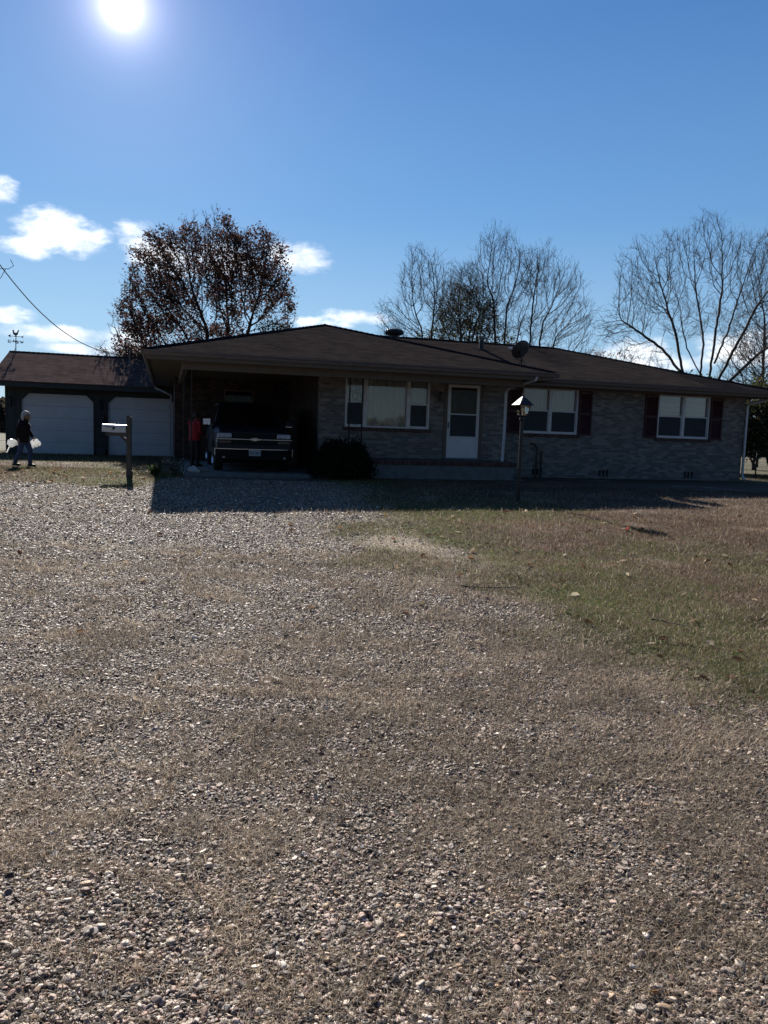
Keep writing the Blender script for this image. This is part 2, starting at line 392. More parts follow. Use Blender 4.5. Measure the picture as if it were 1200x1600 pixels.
# aureole round the sun: forward-scattered light
g1 = wmath('MULTIPLY', wmath('EXPONENT', wmath('MULTIPLY', wmath('POWER', wmath('DIVIDE', ang, .6), 2.0), -1.0)), 30.0)
g2 = wmath('ADD', wmath('MULTIPLY', wmath('EXPONENT', wmath('DIVIDE', ang, -.85)), 24.0), wmath('MULTIPLY', wmath('EXPONENT', wmath('DIVIDE', ang, -6.0)), 1.9))
glow = wmath('ADD', g1, g2)
cb = wn('ShaderNodeCombineColor'); 
wt.links.new(glow, cb.inputs[0]); wt.links.new(wmath('MULTIPLY', glow, .9), cb.inputs[1]); wt.links.new(wmath('MULTIPLY', glow, 1.0), cb.inputs[2])
# clear winter air: deep blue overhead, pale towards the horizon, darker away from the sun
sr = wn('ShaderNodeValToRGB'); els = sr.color_ramp.elements
els[0].position = 0; els[0].color = (.47, .68, .86, 1); els[1].position = .95; els[1].color = (.05, .145, .42, 1)
for p_, c_ in ((.12, (.36, .62, .90)), (.25, (.18, .42, .80)), (.45, (.095, .265, .64))):
    e_ = els.new(p_); e_.color = (*c_, 1)
wt.links.new(wmath('DIVIDE', el, 60.0, clamp=True), sr.inputs[0])
dim = wmath('ADD', wmath('MULTIPLY', wmath('COSINE', wmath('SUBTRACT', wmath('RADIANS', az), sun_az)), .40), .60)
dimc = wn('ShaderNodeVectorMath', operation='SCALE'); wt.links.new(sr.outputs[0], dimc.inputs[0]); wt.links.new(wmath('MULTIPLY', dim, .465 / SKY_S), dimc.inputs['Scale'])
smx = wn('ShaderNodeMix', data_type='RGBA'); smx.inputs[0].default_value = .9; wt.links.new(hs.outputs[0], smx.inputs[6]); wt.links.new(dimc.outputs[0], smx.inputs[7])
mc = wn('ShaderNodeMix', data_type='RGBA'); wt.links.new(mr.outputs[0], mc.inputs[0]); wt.links.new(smx.outputs[2], mc.inputs[6])
n2 = wn('ShaderNodeTexNoise'); n2.inputs['Scale'].default_value = 30; n2.inputs['Detail'].default_value = 4; wt.links.new(tc.outputs['Generated'], n2.inputs[0])
cr = wn('ShaderNodeValToRGB'); cr.color_ramp.elements[0].position = .35; cr.color_ramp.elements[0].color = (7.5, 8.4, 9.8, 1); cr.color_ramp.elements[1].position = .65; cr.color_ramp.elements[1].color = (14, 14, 14, 1)
wt.links.new(n2.outputs['Fac'], cr.inputs[0]); wt.links.new(cr.outputs[0], mc.inputs[7])
ad = wn('ShaderNodeMix', data_type='RGBA', blend_type='ADD'); ad.inputs[0].default_value = 1; wt.links.new(mc.outputs[2], ad.inputs[6]); wt.links.new(cb.outputs[0], ad.inputs[7])
wt.links.new(ad.outputs[2], bg.inputs['Color']); bg.inputs['Strength'].default_value = SKY_S
wo = wn('ShaderNodeOutputWorld'); wt.links.new(bg.outputs[0], wo.inputs[0])
vs = scene.view_settings; vs.view_transform = 'Standard'; vs.look = 'None'; vs.gamma = 1; vs.exposure = 1.05
scene.cycles.max_bounces = 6; scene.cycles.diffuse_bounces = 3; scene.cycles.glossy_bounces = 3; scene.cycles.transparent_max_bounces = 12
scene.cycles.sample_clamp_indirect = 4

# ------------------------------------------------------------------ ground sheet
def ground():
    def axis(a, b, st, far):
        fine = np.arange(a, b, st); k = [st]; o = []
        p = b; s_ = st
        while p < far: p += s_; s_ *= 1.35; o.append(p)
        q = a; s_ = st; l_ = []
        while q > -far: q -= s_; s_ *= 1.35; l_.append(q)
        return np.concatenate([l_[::-1], fine, o])
    xs = axis(-15, 15, .12, 1500); ys = axis(-3, 24, .12, 1500)
    xx, yy = np.meshgrid(xs, ys); x = xx.ravel(); y = yy.ravel(); z = gz(x, y)
    z = z + sstep(100, 400, np.hypot(x, y)) * -.5
    nx, ny = len(xs), len(ys); i = np.arange(ny - 1)[:, None] * nx + np.arange(nx - 1)[None]
    F = np.stack([i, i + 1, i + 1 + nx, i + nx], -1).reshape(-1, 4)
    g, gr = zones(x, y)
    t = NT('ground_soil'); b = t.n('ShaderNodeBsdfPrincipled', i_Roughness=.95); b.inputs['Specular IOR Level'].default_value = .2
    a = t.n('ShaderNodeAttribute', attribute_name='Col'); sp = t.n('ShaderNodeSeparateColor'); t.l(a.outputs['Color'], sp.inputs[0])
    tcc = t.n('ShaderNodeTexCoord')
    vo = t.n('ShaderNodeTexVoronoi', i_Scale=42.0); t.l(tcc.outputs['Object'], vo.inputs['Vector'])
    sv = t.n('ShaderNodeSeparateColor'); t.l(vo.outputs['Color'], sv.inputs[0])
    peb = t.ramp(sv.outputs[0], [(0, (.05, .045, .042)), (.35, (.12, .105, .09)), (.7, (.2, .18, .155)), (1, (.38, .36, .33))])
    n1 = t.n('ShaderNodeTexNoise', i_Scale=18.0, i_Detail=8.0, i_Roughness=.75); t.l(tcc.outputs['Object'], n1.inputs['Vector'])
    soil = t.ramp(n1.outputs['Fac'], [(.3, (.03, .022, .016)), (.55, (.075, .056, .041)), (.75, (.17, .13, .095))])
    grav = t.mix(.35, soil, peb)
    n2 = t.n('ShaderNodeTexNoise', i_Scale=70.0, i_Detail=5.0, i_Roughness=.8); t.l(tcc.outputs['Object'], n2.inputs['Vector'])
    brown = t.ramp(n2.outputs['Fac'], [(.3, (.04, .027, .02)), (.5, (.10, .07, .05)), (.75, (.18, .13, .095))])
    green = t.ramp(n2.outputs['Fac'], [(.3, (.03, .032, .012)), (.5, (.075, .08, .03)), (.75, (.14, .145, .06))])
    lawn = t.mix(sp.outputs[1], brown, green)
    pale = t.ramp(n2.outputs['Fac'], [(.3, (.20, .155, .11)), (.7, (.42, .34, .26))]); t.l(t.mix(sp.outputs[2], t.mix(sp.outputs[0], lawn, grav), pale), b.inputs['Base Color'])
    mx = t.n('ShaderNodeMath', operation='ADD'); t.l(n2.outputs['Fac'], mx.inputs[0]); t.l(vo.outputs['Distance'], mx.inputs[1])
    bp = t.n('ShaderNodeBump', i_Strength=.8, i_Distance=.02); t.l(mx.outputs[0], bp.inputs['Height']); t.l(bp.outputs[0], b.inputs['Normal'])
    t.l(b.outputs[0], t.out.inputs[0])
    o = np_mesh('ground', np.stack([x, y, z], 1), F, 4, t.m, np.stack([g, gr, dust(x, y)], 1), True)
    tag(o, 'sunlit ground of gravel, soil and thin lawn in front of the brick house', 'ground', kind='structure')
ground()

# ------------------------------------------------------------------ gravel, thatch, lawn
def ico(sub):
    import bmesh
    bm = bmesh.new(); bmesh.ops.create_icosphere(bm, subdivisions=sub, radius=1)
    v = np.array([p.co[:] for p in bm.verts]); f = np.array([[q.index for q in p.verts] for p in bm.faces]); bm.free(); return v, f
def rotm(a, b, c):
    ca, sa, cb_, sb, cc, sc = np.cos(a), np.sin(a), np.cos(b), np.sin(b), np.cos(c), np.sin(c)
    z = np.zeros_like(a); o = np.ones_like(a)
    Rz = np.stack([ca, -sa, z, sa, ca, z, z, z, o], -1).reshape(-1, 3, 3)
    Rx = np.stack([o, z, z, z, cb_, -sb, z, sb, cb_], -1).reshape(-1, 3, 3)
    Ry = np.stack([cc, z, sc, z, o, z, -sc, z, cc], -1).reshape(-1, 3, 3)
    return Rz @ Rx @ Ry
def scatter(y0, y1, dens, side=.60, xm=2.0):
    A = ((side * (y0 + y1)) + 2 * xm) * (y1 - y0); n = int(A * dens)
    y = rng.uniform(y0, y1, n); hw = side * y + xm
    wmax = side * y1 + xm; x = rng.uniform(-wmax, wmax, n); k = np.abs(x) < hw
    return x[k], y[k]
STONE_C = np.array([(.35, .28, .225), (.24, .19, .15), (.46, .385, .31), (.13, .105, .09), (.24, .155, .12), (.34, .235, .15), (.66, .58, .49), (.075, .065, .06), (.32, .235, .20), (.20, .18, .16)])
STONE_P = np.array([.17, .18, .10, .15, .13, .06, .035, .08, .08, .05])
def thatch_amt(x, y):
    n = .6 * fbm(x * 2.1, y * 2.6, 101, 5) + .4 * fbm(x * 7, y * 7, 109, 3)
    base = .12 + .10 * np.clip(x - .3, -3, 4)
    st = np.abs(fbm(x * .45, y * 1.1, 140, 3) - .5)      # thin washed-up lines of straw
    bar = np.abs(x + 2.25 - .05 * y) ; rutm = np.exp(-((x + 1.6 - .35 * np.sin(y * .3)) / .35) ** 2) + np.exp(-((x + 3.2 - .35 * np.sin(y * .3)) / .35) ** 2)
    n = n - .10 * rutm + .05 * np.exp(-(bar / .4) ** 2)
    return np.clip(sstep(.42 - .3 * base, .72 - .3 * base, n) + .8 * sstep(.022, .006, st) * sstep(1.5, 2.5, y), 0, 1)
def gravel():
    Vs = []; Fs = []; Cs = []; SM = []; off = 0
    bands = [(1.1, 2.6, 13500, 2, 1.0), (2.6, 5.2, 12000, 1, 1.0), (5.2, 8, 7000, 1, 1.15), (8, 12, 3400, 1, 1.4), (12, 18.4, 1300, 1, 1.9)]
    for y0, y1, dn, sub, sc in bands:
        x, y = scatter(y0, y1, dn)
        g, _ = zones(x, y); th = thatch_amt(x, y)
        keep = rng.random(len(x)) < np.clip(g * (1 - .6 * th) * (.45 + 1.2 * fbm(x * 3.2, y * 3.2, 300, 4)), 0.0, 1)
        keep &= rng.random(len(x)) > .75 * dust(x, y)
        keep |= rng.random(len(x)) < .02
        x = x[keep]; y = y[keep]; n = len(x)
        if y0 > 12:
            k = x > -9.5; x = x[k]; y = y[k]; n = len(x)
        bv, bf = ico(sub); bv = bv.copy()
        r = np.exp(rng.normal(math.log(.0048), .42, n)); r = np.clip(r, .0022, .015) * sc
        s3 = np.stack([r * rng.uniform(.85, 1.5, n), r * rng.uniform(.7, 1.1, n), r * rng.uniform(.4, .7, n)], 1)
        Rm = rotm(rng.uniform(0, 6.28, n), rng.normal(0, .3, n), rng.normal(0, .3, n))
        P = bv[None] * (1 + rng.normal(0, .085, (n, len(bv), 1)))
        if sub == 2: P = bv[None] * (1 + rng.normal(0, .045, (n, len(bv), 1)) + .14 * np.sin(bv[None] @ rng.normal(0, 2, (n, 3, 1)) + rng.uniform(0, 6, (n, 1, 1))))
        P[:, :, 2] = np.clip(P[:, :, 2], -.7, rng.uniform(.35, .8, (n, 1)))
        P = np.einsum('nij,nvj->nvi', Rm, P * s3[:, None]); SM.append(np.full(n * len(bf), sub == 2))
        z = gz(x, y) + s3[:, 2] * rng.uniform(.1, .85, n)
        P += np.stack([x, y, z], 1)[:, None]
        F = bf[None] + (np.arange(n) * len(bv))[:, None, None] + off; off += n * len(bv)
        c = STONE_C[rng.choice(len(STONE_C), n, p=STONE_P / STONE_P.sum())] * rng.uniform(.75, 1.5, (n, 1))
        Cs.append(np.repeat(c, len(bv), 0)); Vs.append(P.reshape(-1, 3)); Fs.append(F.reshape(-1, 3))
    print('gravel verts', off)
    o = np_mesh('gravel', np.concatenate(Vs), np.concatenate(Fs), 3, M['stone'], np.concatenate(Cs), np.concatenate(SM))
    tag(o, 'loose river gravel of grey and tan pebbles covering the drive', 'gravel', kind='stuff')
gravel()
def blades(x, y, L, W, tilt, col, z0=0, curl=.4):
    n = len(x); a = rng.uniform(0, 6.283, n); d = np.stack([np.cos(a), np.sin(a)], 1); p = np.stack([-d[:, 1], d[:, 0]], 1)
    el_ = tilt; h1 = np.sin(el_); c1 = np.cos(el_); el2 = el_ - curl * rng.uniform(.2, 1.6, n); h2 = np.sin(el2); c2 = np.cos(el2)
    z = gz(x, y) + z0
    B = np.stack([x, y, z], 1); Lh = L * .55
    m = B + np.stack([d[:, 0] * c1 * Lh, d[:, 1] * c1 * Lh, h1 * Lh], 1)
    bend = rng.normal(0, .35, n); d2 = np.stack([d[:, 0] + p[:, 0] * bend, d[:, 1] + p[:, 1] * bend], 1)
    t = m + np.stack([d2[:, 0] * c2 * L * .45, d2[:, 1] * c2 * L * .45, h2 * L * .45], 1)
    t[:, 2] = np.maximum(t[:, 2], z + .001)
    w3 = np.stack([p[:, 0] * W / 2, p[:, 1] * W / 2, np.zeros(n)], 1)
    V = np.stack([B - w3, B + w3, m + w3 * .8, m - w3 * .8, t], 1).reshape(-1, 3)
    b = (np.arange(n) * 5)[:, None]
    F = np.concatenate([b + np.array([[0, 1, 2, 3]]), b + np.array([[3, 2, 4]])], 1).ravel()
    cnt = np.tile([4, 3], n)
    return V, F, cnt, np.repeat(col, 5, 0)
def merge(parts):
    off = 0; V = []; F = []; C = []; K = []
    for v, f, k, c in parts: V.append(v); F.append(f + off); K.append(k); C.append(c); off += len(v)
    return np.concatenate(V), np.concatenate(F), np.concatenate(K), np.concatenate(C)
DRY = np.array([(.47, .385, .28), (.35, .275, .195), (.62, .53, .41), (.18, .125, .085), (.41, .33, .24), (.26, .19, .135)])
def thatch():
    parts = []
    for y0, y1, dn, sc in ((1.1, 3.2, 17000, 1.), (3.2, 5.5, 11000, 1.2), (5.5, 9, 5500, 1.5), (9, 17.5, 1500, 2.2)):
        x, y = scatter(y0, y1, dn); g, _ = zones(x, y); th = thatch_amt(x, y)
        k = rng.random(len(x)) < np.clip(th * .95 + .30 + .3 * (1 - g), 0, 1) * (.35 + .65 * (g > .15)) * np.where(y > 9, .6, 1) * (1 - .8 * dust(x, y)); x = x[k]; y = y[k]; n = len(x)
        c = DRY[rng.integers(0, len(DRY), n)] * rng.uniform(.7, 1.25, (n, 1)) * (.50 + .85 * fbm(x * 2.1, y * 2.1, 400, 5) + .22 * sstep(.03, .008, np.abs(fbm(x * .45, y * 1.1, 140, 3) - .5)))[:, None]
        parts.append(blades(x, y, rng.uniform(.02, .06, n) * sc, rng.uniform(.0010, .0024, n) * sc * 1.15, rng.uniform(.05, 1.15, n), c, rng.uniform(0, .006, n), .5))
    V, F, K, C = merge(parts); print('thatch', len(V))
    tag(np_mesh('dry_grass', V, F, K, M['grassblade'], C), 'matted brown dry grass lying between the pebbles of the drive', 'dry grass', kind='stuff')
thatch()
GREEN = np.array([(.085, .11, .025), (.125, .145, .034), (.058, .076, .02), (.17, .175, .055)])
BROWN = np.array([(.15, .095, .065), (.20, .135, .09), (.09, .056, .04), (.26, .19, .13), (.15, .08, .058)])
def lawn():
    parts = []
    for y0, y1, dn, sc in ((1.1, 3, 5000, .9), (3.0, 6, 8000, 1.), (6, 9, 5600, 1.3), (9, 14, 3000, 1.8), (14, 22, 1100, 2.6), (22, 33, 260, 4)):
        x, y = scatter(y0, y1, dn, .57, 2.2); g, gr = zones(x, y)
        k = (rng.random(len(x)) < (1 - g) ** 1.2 * (1 - .7 * dust(x, y))) & ~((y > 20) & (x > -7.0) & (x < 13)); x = x[k]; y = y[k]; gr = gr[k]; n = len(x)
        if n == 0: continue
        isg = rng.random(n) < np.clip(gr * .75, 0.05, .8)
        c = np.where(isg[:, None], GREEN[rng.integers(0, len(GREEN), n)], BROWN[rng.integers(0, len(BROWN), n)]) * rng.uniform(.6, 1.5, (n, 1)) * (.45 + 1.1 * fbm(x * 1.3, y * 1.3, 500, 5))[:, None]
        parts.append(blades(x, y, rng.uniform(.02, .05, n) * (1 + .25 * sc), rng.uniform(.0016, .003, n) * sc, rng.uniform(.3, 1.35, n), c, 0, .6))
    V, F, K, C = merge(parts); print('lawn', len(V))
    tag(np_mesh('lawn_grass', V, F, K, M['grassblade'], C), 'short lawn grass, green by the drive and reddish brown farther out', 'lawn grass', kind='stuff')
lawn()
def leaf_mesh(x, y, s, col, lift=.01):
    n = len(x); t = np.array([(-1, 0, 0), (-.45, .42, .12), (.3, .5, .2), (1, 0, .1), (.3, -.5, .15), (-.45, -.4, .2), (0, 0, -.05)])
    F0 = np.array([(0, 6, 1), (1, 6, 2), (2, 6, 3), (3, 6, 4), (4, 6, 5), (5, 6, 0)])
    P = t[None] * s[:, None, None] * np.array([1, 1, 1])[None, None]; P[:, :, 2] *= rng.uniform(-.5, 3, (n, 1))
    P = np.einsum('nij,nvj->nvi', rotm(rng.uniform(0, 6.28, n), rng.normal(0, .45, n), rng.normal(0, .45, n)), P)
    P += np.stack([x, y, gz(x, y) + lift + s * .25], 1)[:, None]
    F = F0[None] + (np.arange(n) * 7)[:, None, None]
    return P.reshape(-1, 3), F.reshape(-1), np.repeat(col, 7, 0)
def leaves():
    x1, y1 = scatter(4.0, 14, 6.5, .5, .5); g, _ = zones(x1, y1); k = rng.random(len(x1)) < (.2 + .8 * (1 - g)); x1 = x1[k]; y1 = y1[k]
    x2 = rng.uniform(-12, -5, 260); y2 = rng.uniform(15.8, 20.5, 260)
    x3 = rng.uniform(-6, 5, 36); y3 = rng.uniform(2.5, 12, 36)
    x = np.concatenate([x1, x2, x3]); y = np.concatenate([y1, y2, y3]); n = len(x)
    pal = np.array([(.34, .27, .19), (.13, .07, .04), (.45, .38, .28), (.08, .045, .03), (.22, .13, .07), (.2, .15, .1)])
    V, F, C = leaf_mesh(x, y, rng.uniform(.018, .046, n) * (1 + .03 * y), pal[rng.integers(0, 6, n)] * rng.uniform(.8, 1.2, (n, 1)))
    tag(np_mesh('fallen_leaves', V, F, 3, M['leaf'], C), 'pale and brown fallen leaves scattered over lawn and drive', 'fallen leaves', kind='stuff')
    def one(nm, x, y, s, c, lab, cat='leaf', grp=None):
        V, F, C = leaf_mesh(np.array([0.]), np.array([0.]), np.array([s]), np.array([c])); V = V - np.array([0, 0, float(gz(0., 0.))])
        o = np_mesh(nm, V, F, 3, M['leaf'], C); o.location = (x, y, float(gz(x, y))); tag(o, lab, cat, grp)
    one('fallen_leaf', 2.05, 9.55, .07, (.42, .03, .015), 'bright red fallen leaf on the green lawn, nearer the camera')
    one('fallen_leaf', 3.75, 11.75, .085, (.30, .03, .015), 'dark red fallen leaf beside the shadow of the lamp post')
    one('fallen_leaf', -.62, 4.55, .05, (.55, .52, .46), 'pale bleached leaf lying flat in the middle of the gravel')
    one('fallen_leaf', -2.0, 3.9, .04, (.55, .30, .2), 'small pinkish tan leaf at the left of the gravel')
    one('fallen_leaf', .82, 2.05, .022, (.32, .18, .06), 'orange scrap of leaf on dry grass near the bottom right')
leaves()

def twig(x, y, L, a, lab):
    r_ = np.random.default_rng(int(x * 100)); mb = MB(); p = Vector((0, 0, .02)); pts = [p]
    for k in range(6): a += r_.normal(0, .4); p = p + Vector((math.cos(a), math.sin(a), 0)) * L / 6; p = Vector((p.x, p.y, .012 + .012 * r_.random())); pts.append(p)
    mb.tube(pts, [.007, .007, .006, .005, .004, .004, .002], 6); b_ = a + .7; mb.tube([pts[3], pts[3] + Vector((math.cos(b_), math.sin(b_), .1)) * L * .25], [.006, .003], 5)
    o = mb.build('fallen_twig', M['bark']); o.location = (x, y, float(gz(x, y))); tag(o, lab, 'twig')
twig(.75, 7.35, .7, .05, 'long thin dark twig lying on the edge between gravel and lawn')
twig(2.25, 6.3, .5, -.9, 'dark bent twig on the lawn nearer the right side of the view')

# ------------------------------------------------------------------ house frame: u along the front, v back, z up
TH = R(15.9); LX, LY = -5.836, 18.364
def W(u, v, z=0): return Vector((LX + u * math.cos(TH) - v * math.sin(TH), LY + u * math.sin(TH) + v * math.cos(TH), z))
H = empty('ranch_house', (LX, LY, 0), TH)
tag(H, 'long low brick ranch house with brown hip roofs and a carport at its left end', 'house')
def wall_cells(mb, a0, a1, z0, z1, holes, put):
    xs = sorted({a0, a1, *[h[0] for h in holes], *[h[1] for h in holes]}); zs = sorted({z0, z1, *[h[2] for h in holes], *[h[3] for h in holes]})
    for i in range(len(xs) - 1):
        runs = []
        for j in range(len(zs) - 1):
            cx = (xs[i] + xs[i + 1]) / 2; cz = (zs[j] + zs[j + 1]) / 2
            if any(h[0] < cx < h[1] and h[2] < cz < h[3] for h in holes): continue
            if runs and abs(runs[-1][1] - zs[j]) < 1e-9: runs[-1][1] = zs[j + 1]
            else: runs.append([zs[j], zs[j + 1]])
        for q0, q1 in runs: put(mb, xs[i], xs[i + 1], q0, q1)
WB = -.3; WT = 2.74
PW = (5.37, 7.85, 1.27, 2.66); DR = (8.36, 9.44, .46, 2.64); W1 = (11.15, 13.05, 1.27, 2.68); W2 = (15.98, 17.95, 1.27, 2.68)
vents = [(11.55, 11.95), (13.9, 14.3), (17.1, 17.5)]
mb = MB(); wall_cells(mb, 4.63, 10.2, WB, WT, [PW, DR], lambda m, a, b, c, d: m.box(a, b, 1.85, 2.05, c, d))
mb.box(10.0, 10.2, 2.05, 2.6, WB, WT)
wall_cells(mb, 10.0, 19.35, WB, WT, [W1, W2] + [(a, b, -.02, .17) for a, b in vents], lambda m, a, b, c, d: m.box(a, b, 2.6, 2.8, c, d))
mb.box(19.15, 19.35, 2.8, 11.7, WB, WT); mb.box(5, 19.35, 11.7, 11.9, WB, WT)
mb.build('brick_wall', M['brick'], H)
BW = (2.43, 3.4, 1.35, 2.4)
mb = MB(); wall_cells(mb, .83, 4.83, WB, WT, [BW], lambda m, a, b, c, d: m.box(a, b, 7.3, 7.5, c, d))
mb.box(4.63, 4.83, 2.052, 7.298, WB, WT); mb.box(.83, 1.03, 7.5, 13.3, WB, WT); mb.box(.83, 5.0, 13.3, 13.5, WB, WT)  # carport side wall uses the darker brick: its shade is put into the colour
o = mb.build('carport_back_wall', M['brick_dark_shade'], H); o['label'] = 'reddish brick wall at the back of the carport and its shade-darkened side wall'
# sills of rowlock brick under the windows
for a, b, v in ((5.3, 7.92, 1.85), (11.05, 13.15, 2.6), (15.88, 18.05, 2.6)):
    mb = MB(); mb.box(a, b, v - .03, v + .05, 1.165, 1.268, .004); mb.build('window_sill', M['brick_edge'], H)
# roof
def roof_poly(mb, pts, th=.05):
    n = len(pts); vs = [Vector(p) for p in pts] + [Vector(p) - Vector((0, 0, th)) for p in pts]
    mb.add(vs, [tuple(range(n)), tuple(range(2 * n - 1, n - 1, -1))] + [((k + 1) % n, k, n + k, n + (k + 1) % n) for k in range(n)])
ZE = 2.92; ZR = 4.51
rf = MB()
roof_poly(rf, [(.05, .08, ZE), (10.85, .08, ZE), (5.45, 5.48, ZR)])
roof_poly(rf, [(.05, 14.2, ZE), (.05, .08, ZE), (5.45, 5.48, ZR), (5.45, 8.8, ZR)])
roof_poly(rf, [(10.85, 14.2, ZE), (.05, 14.2, ZE), (5.45, 8.8, ZR)])
roof_poly(rf, [(10.85, .08, ZE), (10.85, 1.85, ZE), (5.45, 7.25, ZR), (5.45, 5.48, ZR)])
roof_poly(rf, [(10.85, 12.65, ZE), (10.85, 14.2, ZE), (5.45, 8.8, ZR), (5.45, 7.25, ZR)])
roof_poly(rf, [(10.85, 1.85, ZE), (19.9, 1.85, ZE), (14.5, 7.25, ZR), (5.45, 7.25, ZR)])
roof_poly(rf, [(19.9, 1.85, ZE), (19.9, 12.65, ZE), (14.5, 7.25, ZR)])
roof_poly(rf, [(19.9, 12.65, ZE), (10.85, 12.65, ZE), (5.45, 7.25, ZR), (14.5, 7.25, ZR)])
rob = rf.build('roof', M['roof'], H)
def cap(mb, a, b, wd=.10, lift=.012):
    a = Vector(a); b = Vector(b); n = int((b - a).length / .2); t, p, q = frame(b - a)
    p = t.cross(Vector((0, 0, 1))).normalized(); up = p.cross(t).normalized()
    for i in range(n):
        c0 = a + (b - a) * (i / n); c1 = a + (b - a) * ((i + 1.15) / n); l0 = lift + .004; l1 = lift + .018
        mb.add([c0 - p * wd + up * (l0 - .035), c0 + up * (l0 + .012), c0 + p * wd + up * (l0 - .035), c1 - p * wd + up * (l1 - .035), c1 + up * (l1 + .012), c1 + p * wd + up * (l1 - .035)], [(0, 1, 4, 3), (1, 2, 5, 4), (0, 3, 4, 5, 2, 1)])
cp_ = MB()
for a, b in (((.05, .08, ZE), (5.45, 5.48, ZR)), ((10.85, .08, ZE), (5.45, 5.48, ZR)), ((5.45, 5.48, ZR), (5.45, 8.8, ZR)), ((5.45, 7.25, ZR), (14.5, 7.25, ZR)), ((19.9, 1.85, ZE), (14.5, 7.25, ZR)), ((19.9, 12.65, ZE), (14.5, 7.25, ZR)), ((.05, 14.2, ZE), (5.45, 8.8, ZR))):
    cap(cp_, a, b)
cp_.build('ridge_cap', M['roof'], H)
# soffit + fascia
mb = MB(); mb.box(.12, 10.78, .15, 14.12, 2.745, 2.765); mb.box(10.78, 19.82, 1.92, 12.58, 2.745, 2.765); mb.build('soffit', M['soffit'], H)
mb = MB(); mb.box(.1, 10.8, .1, .13, 2.70, 2.865); mb.box(.1, .13, .13, 14.17, 2.70, 2.865); mb.box(10.8, 10.83, .1, 1.87, 2.70, 2.865)
mb.box(10.83, 19.85, 1.87, 1.90, 2.70, 2.865); mb.box(19.85, 19.88, 1.87, 12.6, 2.70, 2.865); mb.box(.13, 10.8, 14.14, 14.17, 2.70, 2.865); mb.build('fascia', M['tan'], H)
# K-style gutters
def gutter(p0, p1, out):
    p0 = Vector(p0); p1 = Vector(p1); out = Vector(out)
    prof = [(0, 0), (.0, -.115), (.06, -.125), (.085, -.085), (.088, -.055), (.12, -.03), (.122, .0), (.105, .0), (.1, -.012), (.012, -.012)]
    g = MB(); g.ring_loft([[p + out * a + Vector((0, 0, b)) for a, b in prof] for p in (p0, p1)]); g.build('gutter', M['gutter'], H)
gutter((-.02, .098, 2.905), (10.95, .098, 2.905), (0, -1, 0))
gutter((.098, 14.17, 2.905), (.098, .1, 2.905), (-1, 0, 0))
gutter((10.96, 1.868, 2.905), (20.0, 1.868, 2.905), (0, -1, 0))
# beams over carport and porch
mb = MB(); mb.box(.95, 10.15, .52, .66, 2.52, 2.742, .006); mb.box(.95, 1.09, .66, 7.3, 2.52, 2.742, .006); mb.build('beam', M['tan'], H)
mb = MB(); mb.box(10.2, 19.37, 2.575, 2.597, 2.66, 2.742); mb.build('frieze_board', M['tan'], H)
# slabs
mb = MB(); mb.box(1.0, 4.6, .2, 7.28, -.3, .0, .01); mb.box(1.05, 1.6, .55, .95, .002, .1, .01); mb.build('carport_slab', M['concrete'], H)
pm = MB(); pm.box(4.9, 10.08, .75, 1.845, -.35, .29, .01); pch = pm.build('porch_slab', M['concrete'], H)
pm = MB(); pm.box(4.86, 10.12, .71, 1.84, .292, .42, .006); pm.build('brick_edge', M['brick_edge'], pch)
pm = MB(); pm.box(8.3, 9.5, 1.6, 1.848, .424, .46, .004); pm.build('door_step', M['concrete'], pch)

